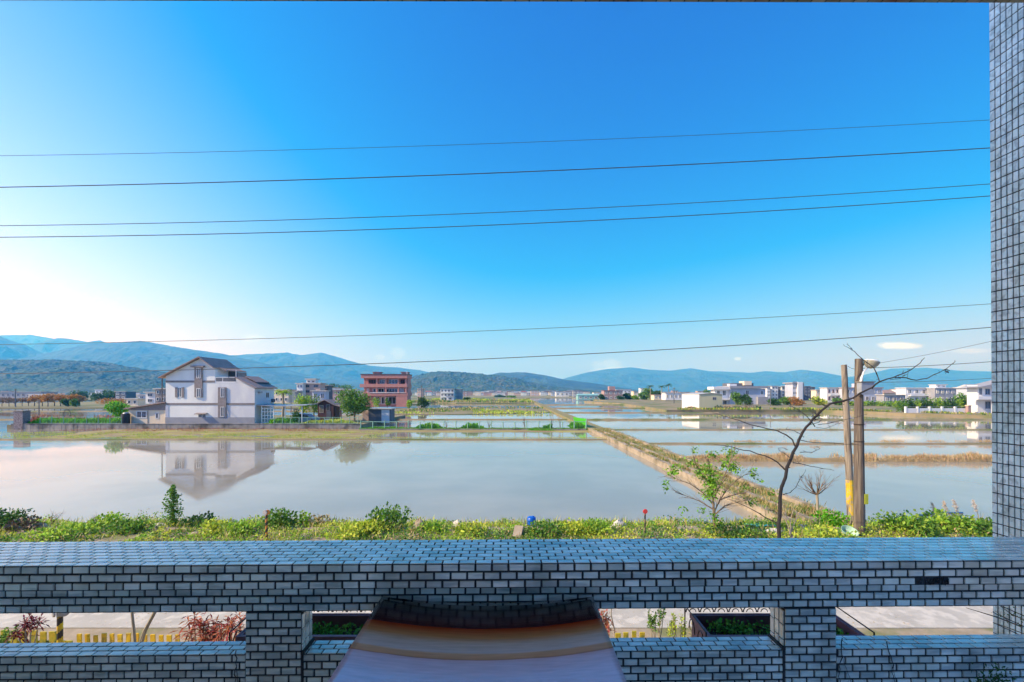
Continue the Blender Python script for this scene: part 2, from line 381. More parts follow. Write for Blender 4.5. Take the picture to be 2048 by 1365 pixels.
# water
wm = bpy.data.materials.new('paddy_water'); wm.use_nodes = True
nt = wm.node_tree; b = nt.nodes['Principled BSDF']
b.inputs['Roughness'].default_value = .025; b.inputs['IOR'].default_value = WATER_IOR
def wn_(t): return nt.nodes.new(t)
tcn = wn_('ShaderNodeTexCoord'); n1 = wn_('ShaderNodeTexNoise'); n1.inputs['Scale'].default_value = .12; n1.inputs['Detail'].default_value = 6
nt.links.new(tcn.outputs['Object'], n1.inputs['Vector'])
cr = wn_('ShaderNodeValToRGB'); cr.color_ramp.elements[0].position = .4; cr.color_ramp.elements[1].position = .62
cr.color_ramp.elements[0].color = (.30,.28,.22,1); cr.color_ramp.elements[1].color = (.38,.345,.265,1)
nt.links.new(n1.outputs['Fac'], cr.inputs['Fac']); nt.links.new(cr.outputs['Color'], b.inputs['Base Color'])
n2 = wn_('ShaderNodeTexNoise'); n2.inputs['Scale'].default_value = 2.6; n2.inputs['Detail'].default_value = 3
bp = wn_('ShaderNodeBump'); bp.inputs['Strength'].default_value = .06; bp.inputs['Distance'].default_value = .01
nt.links.new(tcn.outputs['Object'], n2.inputs['Vector']); nt.links.new(n2.outputs['Fac'], bp.inputs['Height']); nt.links.new(bp.outputs[0], b.inputs['Normal'])
n3 = wn_('ShaderNodeTexNoise'); n3.inputs['Scale'].default_value = .09; n3.inputs['Detail'].default_value = 5; mpw = wn_('ShaderNodeMapping'); mpw.inputs['Scale'].default_value = (.5,1.6,1)
nt.links.new(tcn.outputs['Object'], mpw.inputs[0]); nt.links.new(mpw.outputs[0], n3.inputs['Vector'])
mw = wn_('ShaderNodeMapRange'); mw.inputs['From Min'].default_value = .42; mw.inputs['From Max'].default_value = .62; mw.inputs['To Min'].default_value = .02; mw.inputs['To Max'].default_value = .085
nt.links.new(n3.outputs['Fac'], mw.inputs['Value']); nt.links.new(mw.outputs[0], b.inputs['Roughness'])
M['water'] = wm
g = MB(); g.add([(-400,16,0),(400,16,0),(400,460,0),(-400,460,0)], [(0,1,2,3)]); struct(g.build('water', 'water'))

# earth bunds between the flooded fields
def bund(x0, x1, y, wdt=.55, h=.2, name='bund', m='earth', dy=0, step=1.2):
    g = MB(); n = max(4, int((x1-x0)/step)); vs = []; fs = []
    for i in range(n+1):
        x = x0+(x1-x0)*i/n; yy = y+dy*i/n+fbm(x, y, .35)*.22; hh = h*(1+fbm(x, y+9, .8)*.7); ww = wdt*(1+.4*fbm(x+5, y, .6))
        vs += [(x, yy-ww, -.3), (x, yy-ww*.5, hh*.75), (x, yy, hh), (x, yy+ww*.5, hh*.7), (x, yy+ww, -.3)]
        if i < n: fs += [(i*5+k, i*5+k+5, i*5+k+6, i*5+k+1) for k in range(4)]
    g.add(vs, fs); return struct(g.build(name, m))
M['bund'] = mat('bund_earth', (.20,.165,.10,1), (.13,.12,.065,1), 1.1, .95, .5, bscale=9, c3=(.17,.2,.05,1), s3=.4)
M['bund_dry'] = mat('dry_bund', (.34,.25,.12,1), (.24,.18,.09,1), 1.1, .95, .5, bscale=9)
bund(14.6, 75, 38.6, .9, .28, m='bund_dry', step=.8); bund(14.6, 85, 51, .5, .17); bund(14.6, 110, 70, .5, .15); bund(14.6, 112, 95, .9, .3)
bund(14.6, 60, 128, .8, .25, step=3); bund(14.6, 50, 163, .9, .3, step=3); bund(14.6, 55, 206, 1.2, .35, step=4)
bund(-66, 12.0, 55.6, .42, .15); bund(-150, 12, 96, .6, .22, step=2); bund(-32, 11.5, 205, 1.0, .3, step=3)
bund(-170, -60, 138, .7, .25, step=3)
# reddish wet strip with dead grass between the wall and the long pool
g = MB(); nx, ny = 260, 26; vs = []; fs = []
for j in range(ny+1):
    for i in range(nx+1):
        x = -76+(12.1+76)*i/nx; y = 56.2+14.2*j/ny
        a = .02+.10*fbm(x, y*1.6, .16)+.03*fbm(x, y, .9)
        if y > 63: a += .06
        if x < -62: a -= .12*min(1, (-62-x)/4)
        if x > -21: a -= .16*min(1, (x+21)/5)*(1 if y < 66.5 else .1)
        vs.append((x, y, a))
for j in range(ny):
    for i in range(nx): k = j*(nx+1)+i; fs.append((k, k+1, k+nx+2, k+nx+1))
M['mudgrass'] = mat('muddy_dead_grass', (.30,.26,.09,1), (.26,.18,.10,1), .5, .85, .4, bscale=8, c3=(.34,.33,.09,1), s3=1.2, stretch=(.35,1.6,1))
g.add(vs, fs); struct(g.build('field', 'mudgrass'))

# straight concrete irrigation channel and path
g = MB()
def strip(g, x0, x1, z0, z1, y0, y1, mi=0, step=1.0, wob=.03):
    n = int((y1-y0)/step); vs = []
    for i in range(n+1):
        y = y0+(y1-y0)*i/n; a = fbm(x0, y, .5)*wob; c = fbm(x1, y, .7)*wob
        vs += [(x0+a, y, z0), (x0+a, y, z1), (x1+c, y, z1), (x1+c, y, z0)]
    fs = [(i*4+k, i*4+k+1, i*4+k+5, i*4+k+4)[::-1] for i in range(n) for k in range(3)]+[(0,3,2,1),(n*4,n*4+1,n*4+2,n*4+3)]
    g.add(vs, fs, mi)
strip(g, 11.95, 12.35, -.3, .46, 17.6, 68, 0); strip(g, 12.9, 13.15, -.3, .5, 17.6, 68, 0); strip(g, 14.3, 14.6, -.3, .56, 17.6, 66, 0)
strip(g, 12.35, 12.9, -.3, .16, 17.6, 68, 1); strip(g, 13.15, 14.3, -.3, .38, 17.6, 66, 2, wob=.06)
M['path_earth'] = mat('path_dry_grass', (.30,.25,.13,1), (.22,.19,.085,1), 1.6, .95, .7, bscale=16, c3=(.20,.22,.06,1), s3=.6)
M['ditch'] = mat('ditch_mud', (.11,.085,.06,1), (.16,.12,.08,1), 2, .9, .4)
struct(g.build('path', ['concrete_pale', 'ditch', 'path_earth']))
g = MB(); strip(g, 12.0, 14.5, -.3, .4, 68, 440, 0, 3, .25); struct(g.build('path', 'path_earth'))

# road, verge and the near bed under the balcony
M['road'] = mat('worn_road', (.52,.49,.42,1), (.43,.405,.35,1), 1.6, .9, .5, bscale=40, c3=(.60,.56,.48,1), s3=2.4)
sheet([(-60,9.35),(60,9.35),(60,14.35),(-60,14.35)], 1.0, 'road', 'road', -.4)
sheet([(-60,-12),(60,-12),(60,9.34),(-60,9.34)], .985, 'soil', 'bed', -.4)
g = MB(); nx, ny = 300, 22; vs = []; fs = []
for j in range(ny+1):
    for i in range(nx+1):
        x = -34+72*i/nx; t = j/ny; y = 14.34+7.0*t
        edge = 5.6+.5*fbm(x, 3, .3)+.25*fbm(x, 8, 1.3)
        d = 7.0*t; z = 1.0+.10*fbm(x, y, .8) if d > .1 else 1.0
        if d > 1.9: z -= (d-1.9)/(edge-1.9)*.95
        vs.append((x, y, z))
for j in range(ny):
    for i in range(nx): k = j*(nx+1)+i; fs.append((k, k+1, k+nx+2, k+nx+1))
g.add(vs, fs); struct(g.build('verge', 'soil', smooth=True))

# ------------------------------------------------------------------ hills and mountains
def ridge(name, pts, dist, depth, c, rough=.03, seed=0, n=240, rows=26, tree=.0, back=.6):
    "a range whose crest stands DIST metres away; it falls towards the viewer over DEPTH metres and away behind"
    xs = [p[0] for p in pts]; ys = [p[1] for p in pts]; g = MB(); vs = []; fs = []
    tot = rows+6
    for j in range(tot+1):
        t = j/rows if j <= rows else 1+(j-rows)/6*back
        for i in range(n+1):
            px = xs[0]+(xs[-1]-xs[0])*i/n
            py = float(np.interp(px, xs, ys)); hcrest = max(0, (HY-py)/F*dist)+6
            X0 = (px-CX)/F
            D = dist-depth*(1-t)
            x = X0*dist*(.25+.75*D/dist) if D < dist else X0*dist*(1+.2*(D/dist-1))
            w_ = 1-abs(1-t)**1.35 if t <= 1 else 1-((t-1)/back)**1.3
            k = 1/(depth*.22)
            nn = fbm(x+seed*1000, D*1.0+seed*777, k, 5)
            rid = 1-abs(fbm(x+seed*500, D*.6, k*.8, 4))*2.2
            w2 = w_*(1+(.42*nn+.22*(rid-.6))*(1-abs(w_))*2.0)
            z = hcrest*max(0, w2)+ (hcrest*rough*fbm(x, D, k*3.2, 4)+tree*(mnoise.noise(Vector((x*.03, D*.03, seed)))+.8*mnoise.noise(Vector((x*.075, D*.075, seed)))))*min(1, w_*3)
            vs.append((x, D, z-4 if (j == 0 or j == tot) else z+.2))
    for j in range(tot):
        for i in range(n): k = j*(n+1)+i; fs.append((k, k+1, k+n+2, k+n+1))
    g.add(vs, fs); return struct(g.build(name, c, smooth=False))
sc_ = .02
M['forest'] = mat('forest_near', (.055,.105,.03,1), (.012,.03,.012,1), .03, .95, 1.0, bscale=.06, detail=6, c3=(.085,.09,.035,1), s3=.4, bdist=12)
M['forest_far'] = mat('forest_far', (.05,.085,.035,1), (.012,.025,.014,1), .004, .95, 1.0, bscale=.006, detail=6, bdist=60)
ridge('hills', [(-420,745),(-300,735),(-100,724),(0,722),(120,722),(200,725),(270,736),(330,746),(400,762),(450,778),(490,785)], 2000, 900, 'forest', .06, 1, n=460, rows=80, tree=6)
ridge('mountains', [(-620,640),(-300,650),(-60,662),(0,674),(50,690),(80,706),(130,722),(200,740),(300,770),(360,785)], 5200, 1900, 'forest_far', .03, 2)
ridge('mountains', [(-50,760),(0,735),(60,716),(110,706),(150,698),(200,690),(285,683),(310,686),(360,696),(440,707),(520,724),(580,741),(640,757),(720,765),(800,774),(880,784)], 5400, 2200, 'forest_far', .03, 3, n=320, rows=34)
ridge('mountains', [(0,735),(60,700),(100,682),(120,676),(150,680),(175,684),(200,682),(240,692),(330,700),(400,706),(450,712),(520,708),(575,706),(600,711),(645,706),(680,716),(706,724),(740,732),(800,736),(840,741),(880,750),(940,765),(1000,784)], 7600, 2400, 'forest_far', .03, 4, n=320)
ridge('mountains', [(-140,664),(0,671),(60,670),(120,680),(200,700),(300,740)], 9600, 2400, 'forest_far', .02, 5)
ridge('hills', [(770,785),(800,768),(830,753),(860,746),(890,744),(940,747),(990,751),(1030,757),(1070,768),(1120,776),(1200,785)], 2700, 900, 'forest', .06, 6, n=320, rows=70, tree=6)
ridge('hills', [(900,785),(930,768),(960,754),(1000,746),(1050,745),(1090,751),(1130,760),(1180,766),(1240,775),(1300,785)], 4300, 1300, 'forest_far', .03, 7, n=200)
ridge('mountains', [(1060,785),(1100,768),(1130,757),(1170,746),(1210,739),(1262,735),(1300,740),(1340,742),(1380,737),(1420,743),(1450,744),(1500,746),(1530,743),(1570,745),(1600,740),(1640,744),(1690,755),(1720,752),(1780,738),(1850,736),(1920,742),(1990,744),(2100,735),(2180,742)], 9600, 2800, 'forest_far', .02, 8, n=420)

# haze: even air round everything
hm = bpy.data.materials.new('air'); hm.use_nodes = True; nt = hm.node_tree
for n_ in list(nt.nodes):
    if n_.type == 'BSDF_PRINCIPLED': nt.nodes.remove(n_)
pv = nt.nodes.new('ShaderNodeVolumePrincipled'); pv.inputs['Color'].default_value = HAZE_COL; pv.inputs['Density'].default_value = HAZE; pv.inputs['Anisotropy'].default_value = .15; pv.inputs['Absorption Color'].default_value = (1,1,1,1)
nt.links.new(pv.outputs[0], [n_ for n_ in nt.nodes if n_.type == 'OUTPUT_MATERIAL'][0].inputs['Volume'])
g = MB(); g.box(-12800, 12800, -420, 10900, -4, 1600); o = g.build('haze', hm); tag(o, kind='stuff')
# ------------------------------------------------------------------ balcony: tiled wall, pillar, beam, table
def tilemat(name, a, b, rough=.2, isl=.26):
    m = mat(name, a, b, scale=9, rough=rough, island=isl, bump=.12, bscale=40, stretch=(.5,3,3), coat=.8, coat_rough=.12, c3=mix2(a, (.25,.33,.34), .55), s3=.6, bdist=.004)
    nt = m.node_tree; bs = nt.nodes['Principled BSDF']; src = bs.inputs['Base Color'].links[0].from_socket
    tc_ = nt.nodes.new('ShaderNodeTexCoord'); mp_ = nt.nodes.new('ShaderNodeMapping'); mp_.inputs['Scale'].default_value = (2.2,2.2,.7); nt.links.new(tc_.outputs['Object'], mp_.inputs[0])
    n_ = nt.nodes.new('ShaderNodeTexNoise'); n_.inputs['Scale'].default_value = 2.3; n_.inputs['Detail'].default_value = 7; nt.links.new(mp_.outputs[0], n_.inputs[0])
    r_ = nt.nodes.new('ShaderNodeValToRGB'); r_.color_ramp.elements[0].position = .36; r_.color_ramp.elements[0].color = (.50,.54,.48,1); r_.color_ramp.elements[1].position = .56; r_.color_ramp.elements[1].color = (1,1,1,1)
    nt.links.new(n_.outputs['Fac'], r_.inputs['Fac']); x_ = nt.nodes.new('ShaderNodeMix'); x_.data_type = 'RGBA'; x_.blend_type = 'MULTIPLY'; x_.inputs['Factor'].default_value = .45
    nt.links.new(src, x_.inputs['A']); nt.links.new(r_.outputs['Color'], x_.inputs['B']); nt.links.new(x_.outputs['Result'], bs.inputs['Base Color'])
    return m
M['tile'] = tilemat('glazed_marble_tile', (.95,.91,.76,1), (.80,.79,.68,1))
M['tile_pillar'] = tilemat('pale_glazed_tile', (.78,.94,.92,1), (.70,.86,.86,1), .25, .12)
M['tile_dirty'] = mat('dirty_soffit_tile', (.30,.27,.2,1), (.2,.2,.13,1), 6, .6, .3, island=.3, c3=(.16,.08,.05,1))
M['grout'] = mat('dark_grout', (.018,.022,.024,1), (.035,.038,.04,1), 12, .9)

def tiles(mb, o, u, v, n, w, h, tw, th, gap=.0085, bond=.5, off=0.0, thick=.006, bev=.0018, skip=None, jit=.0006, mi=0):
    "glazed tiles laid on a face: o corner, u along, v up, n outward"
    o, u, v, n = Vector(o), Vector(u), Vector(v), Vector(n); rows = max(1, round(h/th)); th = h/rows
    for r in range(rows):
        s0 = -((off+(bond if r % 2 else 0)) % 1.0)*tw
        k = 0
        while s0 < w-.002:
            a = max(s0, 0)+gap/2*(1 if s0 >= 0 else 0); b = min(s0+tw, w)-gap/2*(1 if s0+tw <= w else 0)
            if b-a > .006 and not (skip and skip(r, (a+b)/2)):
                z0 = r*th+gap/2; z1 = (r+1)*th-gap/2
                ja, jb, jc, jd = (random.uniform(-jit, jit) for _ in range(4)); jn = random.uniform(-.0006,.0006)
                P = lambda x, y, k: o+u*x+v*y+n*k
                ba = P(a+ja,z0+jc,0), P(b+ja,z0+jd,0), P(b+jb,z1+jd,0), P(a+jb,z1+jc,0)
                e = bev
                tp = P(a+ja+e,z0+jc+e,thick+jn), P(b+ja-e,z0+jd+e,thick-jn), P(b+jb-e,z1+jd-e,thick+jn*.5), P(a+jb+e,z1+jc-e,thick-jn*.5)
                f = [(4,5,6,7),(0,1,5,4),(1,2,6,5),(2,3,7,6),(3,0,4,7)]
                mb.add([*ba, *tp], f, mi)
            s0 += tw; k += 1

YAW = Matrix.Translation(Vector((0,2.9,0))) @ Matrix.Rotation(R(.9),4,'Z') @ Matrix.Translation(Vector((0,-2.9,0)))
bal = thing('balcony_wall', (0,3.0,3.9), 'waist-high balcony wall faced in grey-white marbled tiles with long open slots', 'balcony wall')
XL, XR = -4.3, 4.6
X = Vector((1,0,0)); Y = Vector((0,1,0)); Z = Vector((0,0,1))
# cap
ct, cb, cf, ck = 4.964, 4.815, 2.666, 3.09
g = MB(); g.box(XL, XR, cf, ck, cb, ct, 1)
tiles(g, (XL,cf,cb), X, Z, -Y, XR-XL, ct-cb, .1, .05, off=.25, gap=.012, skip=lambda r, s: r == 0 and 2.47 < s+XL < 2.70)
for k_ in range(60):                                                # crumbs of mortar where two tiles have dropped off
    xx = random.uniform(2.49,2.69); zz = cb+random.uniform(.006,.044); rr_ = random.uniform(.002,.007)
    g.obox((xx, cf-.001, zz), (rr_*1.6, .002, rr_), mi=1, rz=random.random(), ry=random.random()*3)
tiles(g, (XL,cf-.006,ct), X, Y, Z, XR-XL, ck-cf+.006, .1, .053, off=.25, thick=.004, gap=.008)
tiles(g, (XL,ck,cb), X, Z, Y, XR-XL, ct-cb, .1, .05)
g.xf(YAW); g.build('cap', ['tile', 'grout'], bal)
bf, bk = 2.93, 3.085
g = MB(); g.box(XL, XR, bf, bk, 4.554, cb-.002, 1)
tiles(g, (XL,bf,4.554), X, Z, -Y, XR-XL, cb-4.558, .1, .052, off=.1, gap=.0115)
tiles(g, (XL,bf+.003,4.554), X, Y, -Z, XR-XL, bk-bf-.003, .1, .05)
g.xf(YAW); g.build('beam', ['tile', 'grout'], bal)
for (a, b_) in ((-1.752,-1.392), (1.834,2.178)):
    g = MB(); g.box(a, b_, bf-.004, bk+.003, 3.90, 4.552, 1)
    tiles(g, (a,bf-.004,3.93), X, Z, -Y, b_-a, 4.55-3.93, .1, .0517, off=.7 if a < 0 else .55, gap=.0115)
    for sx, nn in ((a, -X), (b_, X)):
        for c_ in range(3):
            tiles(g, (sx,bf+.002+c_*.052,3.93+.03*c_), Y, Z, nn, .05, .6-.03*c_, .05, .1, gap=.007, bond=0)
    jx = b_ if a < 0 else a-.022; g.box(jx, jx+.022, bf-.012, bk, 4.2725, 4.292, 1); g.box(jx+.004, jx+.018, bf-.010, bf-.001, 3.905, 4.270, 1)
    g.xf(YAW); g.build('post', ['tile', 'grout'], bal)
g = MB(); g.box(XL, XR, bf, bk, 3.902, 4.271, 1)
for sa, sb in ((XL,-1.757), (-1.387,1.829), (2.183,XR)): tiles(g, (sa,bf,3.92), X, Z, -Y, sb-sa, 4.271-3.92, .1, .0502, off=.35+sa*3, gap=.0115)
tiles(g, (XL,bf-.005,4.271), X, Y, Z, XR-XL, bk-bf+.005, .1, .0525, off=.6, bond=.4, thick=.004)
g.xf(YAW); g.build('lower_wall', ['tile', 'grout'], bal)
# storey below, floor, house wall behind the viewer, ceiling slab
M['plaster'] = mat('plaster', (.86,.86,.86,1), (.82,.82,.82,1), 1.5, .85)
M['floortile'] = mat('balcony_floor_tile', (.84,.83,.80,1), (.80,.79,.76,1), 3, .5)
g = MB(); g.box(-9, 4.6, -2.7, 3.07, 3.68, 3.9); struct(g.build('balcony_floor', 'floortile'))
g = MB(); g.box(-9, .6, -3.2, -2.7, -.3, 9.3); struct(g.build('wall', 'plaster'))
g = MB(); g.box(-12, 6.2, -3.2, 3.12, 8.951, 9.15); struct(g.build('ceiling', 'plaster'))
bm_ = thing('ceiling_beam', (0,3.05,8.77), 'grimy tiled edge beam running along the top above the balcony', 'beam')
g = MB(); g.box(-9.5, 5.6, 2.93, 3.125, 8.775, 8.949, 1)
for k in range(4): tiles(g, (-6.5,2.93+k*.0485,8.775), X, Y, -Z, 11.9, .0485, .1, .0485, off=.5*(k % 2)+.2)
tiles(g, (-6.5,2.93,8.776), X, Z, -Y, 11.9, .17, .1, .05)
g.xf(Matrix.Rotation(R(.15),4,'Z')); g.build('beam_body', ['tile_dirty', 'grout'], bm_)
g = MB(); g.box(-16, -7.4, -1.9, 2.6, -.3, 20); struct(g.build('wall', 'plaster'))  # unseen tall wing, added to keep the sun off the pillar
# pillar
pil = thing('pillar', (5.1,4.15,1.0), 'tall square pillar covered with small upright pale tiles beyond the balcony wall', 'pillar')
g = MB(); px0, py0, py1 = 4.803, 3.85, 4.40; g.box(px0, px0+.55, py0, py1, .9, 11.0, 1)
tiles(g, (px0,py1,1.0), -Y, Z, -X, py1-py0, 9.8, .05, .1, gap=.0085, bond=0, jit=.0008, skip=lambda r, s: (r, int(s/.05)) in ((87,5),(86,6)))
tiles(g, (px0,py0,1.0), X, Z, -Y, .55, 9.8, .05, .1, gap=.0085, bond=0)
tiles(g, (px0,py1,1.0), X, Z, Y, .55, 9.8, .05, .1, gap=.0085, bond=0)
lean = Matrix.Translation(Vector((px0,py1,5))) @ Matrix.Rotation(R(-.35),4,'Y') @ Matrix.Translation(Vector((-px0,-py1,-5)))
g.xf(lean); g.build('shaft', ['tile_pillar', 'grout'], pil)

# lacquered table with a warped top
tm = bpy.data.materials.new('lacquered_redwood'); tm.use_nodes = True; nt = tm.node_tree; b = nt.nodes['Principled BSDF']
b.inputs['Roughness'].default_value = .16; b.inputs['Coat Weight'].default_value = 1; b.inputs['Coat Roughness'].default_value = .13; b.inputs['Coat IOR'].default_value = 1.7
def q_(t, **k):
    n = nt.nodes.new(t)
    for a, c in k.items(): setattr(n, a, c)
    return n
tcn = q_('ShaderNodeTexCoord'); sp = q_('ShaderNodeSeparateXYZ'); nt.links.new(tcn.outputs['Object'], sp.inputs[0])
mp = q_('ShaderNodeMapping'); mp.inputs['Scale'].default_value = (.7,7,7); nt.links.new(tcn.outputs['Object'], mp.inputs['Vector'])
nz = q_('ShaderNodeTexNoise'); nz.inputs['Scale'].default_value = 3; nz.inputs['Detail'].default_value = 5; nt.links.new(mp.outputs[0], nz.inputs['Vector'])
def m_(op, a, b2):
    n = q_('ShaderNodeMath', operation=op)
    for i, x in enumerate((a, b2)):
        if isinstance(x, (int, float)): n.inputs[i].default_value = x
        else: nt.links.new(x, n.inputs[i])
    return n.outputs[0]
x2 = m_('MULTIPLY', m_('POWER', m_('ABSOLUTE', sp.outputs[0], 0), 2), -.09)          # the painted wood-and-reflection bands bow towards the sitter
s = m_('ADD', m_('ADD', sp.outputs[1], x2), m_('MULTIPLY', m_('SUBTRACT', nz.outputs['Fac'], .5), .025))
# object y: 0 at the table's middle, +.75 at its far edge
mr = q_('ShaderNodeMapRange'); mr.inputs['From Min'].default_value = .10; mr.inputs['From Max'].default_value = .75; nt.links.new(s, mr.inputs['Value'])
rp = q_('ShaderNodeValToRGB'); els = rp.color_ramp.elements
stops = [(0,(1,.70,.74)),(.045,(1,.60,.58)),(.055,(.6,.2,.10)),(.065,(.95,.42,.18)),(.125,(1,.48,.22)),(.15,(1,.74,.60)),(.27,(1,.70,.50)),(.36,(.9,.40,.14)),(.5,(.62,.07,.01)),(.52,(.10,.03,.04)),(.76,(.07,.03,.05)),(.80,(.012,.008,.010))]  # bands mix the wood colour with painted reflections of beam, cap and sky
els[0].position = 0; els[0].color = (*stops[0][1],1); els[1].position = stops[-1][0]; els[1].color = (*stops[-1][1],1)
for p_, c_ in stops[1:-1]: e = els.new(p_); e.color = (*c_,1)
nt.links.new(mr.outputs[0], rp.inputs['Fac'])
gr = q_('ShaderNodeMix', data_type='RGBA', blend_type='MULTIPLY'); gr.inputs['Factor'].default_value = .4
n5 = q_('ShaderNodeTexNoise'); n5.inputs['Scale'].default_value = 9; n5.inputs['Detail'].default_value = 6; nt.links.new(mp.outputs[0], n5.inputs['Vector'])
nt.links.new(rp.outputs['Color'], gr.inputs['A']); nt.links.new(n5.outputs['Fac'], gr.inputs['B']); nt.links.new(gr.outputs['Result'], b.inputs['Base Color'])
bpn = q_('ShaderNodeBump'); bpn.inputs['Strength'].default_value = .3; bpn.inputs['Distance'].default_value = .006
nt.links.new(n5.outputs['Fac'], bpn.inputs['Height']); nt.links.new(bpn.outputs[0], b.inputs['Normal'])
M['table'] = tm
TZ = CZ-1.335; yb = 2.875; yf = 1.375; hw = .69
tb = thing('wooden_table', (-.155,(yb+yf)/2,TZ-.76), 'long lacquered reddish wood table with a sagging glossy top against the balcony wall', 'table')
cxT = xat(975, yb)
g = MB(); nx, ny = 40, 40; vs = []; fs = []
for lvl in (0, -.035):
    for j in range(ny+1):
        for i in range(nx+1):
            a = -1+2*i/nx; y = yf+(yb-yf)*j/ny; sag = -.040*(1-a*a)+.0015*math.sin(5*y+a)
            vs.append((cxT+hw*a, y-.012*(1-a*a)*(j/ny), TZ+sag+lvl))
N1 = (nx+1)*(ny+1)
for j in range(ny):
    for i in range(nx):
        k = j*(nx+1)+i; fs += [(k, k+1, k+nx+2, k+nx+1), (N1+k+nx+1, N1+k+nx+2, N1+k+1, N1+k)]
for i in range(nx): fs += [(N1+i, N1+i+1, i+1, i), (ny*(nx+1)+i, ny*(nx+1)+i+1, N1+ny*(nx+1)+i+1, N1+ny*(nx+1)+i)]
for j in range(ny): a_ = j*(nx+1); b2 = a_+nx+1; fs += [(a_, b2, N1+b2, N1+a_), (N1+a_+nx, N1+b2+nx, b2+nx, a_+nx)]
g.add(vs, fs)
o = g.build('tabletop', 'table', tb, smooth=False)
o.data.polygons.foreach_set('use_smooth', [True]*(2*nx*ny)+[False]*(len(fs)-2*nx*ny))
me = o.data; off = Vector((cxT, (yb+yf)/2, TZ))-Vector(ORG[tb.name])       # put the mesh's own origin at the top's centre for the grain and bands
me.transform(Matrix.Translation(-off)); o.location = off
for sx in (-1,1):
    for sy in (yf+.08, yb-.08):
        g = MB(); g.box(cxT+sx*(hw-.09)-.035, cxT+sx*(hw-.09)+.035, sy-.035, sy+.035, 3.902, TZ-.11); g.build('leg', 'woodbrown', tb)
for sx in (-1,1):
    g = MB(); g.box(cxT+sx*(hw-.09)-.012, cxT+sx*(hw-.09)+.012, yf+.12, yb-.12, TZ-.17, TZ-.085); g.build('apron', 'woodbrown', tb)

# dead creepers hanging down the lower wall, weeds by the pillar
def creeper(px, y0, y1, label, seed):
    random.seed(seed); t = thing('creeper', at(px, y1, 2.9), label, 'creeper', 'dry creepers on the balcony wall')
    g = MB(); p = at(px, y0, 2.915); p.y = 2.913+(p.x*.0157); pts = [p.copy()]
    for i in range(14):
        p = p+Vector((random.uniform(-.012,.013), 0, -.026)); pts.append(p.copy())
    g.tube(pts, [.003]*8+[.002]*7, 5); q = pts[4]; pts2 = [q.copy()]
    for i in range(9): q = q+Vector((random.uniform(0,.014), 0, -.025)); pts2.append(q.copy())
    g.tube(pts2, .0017, 4); g.build('stem', 'bark_dark', t)
creeper(1692, 1282, 1365, 'thin dead creeper stem hanging down the tiles beside the post with the planter behind', 3)
creeper(1783, 1290, 1365, 'dark dry creeper trailing down the lower tiles under the open slot with bare road', 5)
creeper(478, 1296, 1365, 'dark dry creeper on the tiles under the corner of the slot with red leaves', 8)
random.seed(11)
t = thing('weed', at(1990, 1372, 2.88), 'small leafy weed growing against the foot of the lower tiles below the pillar', 'weed')
c = MB()
for k in range(150):
    p = at(random.gauss(1990,26), 1372-abs(random.gauss(0,17)), 2.86+random.uniform(-.03,.04)); c.leaf(p, (rv()+Vector((0,-.3,.9))).normalized(), rv(), random.uniform(.015,.035), .011)
c.build('foliage', 'leaf_dark', t)

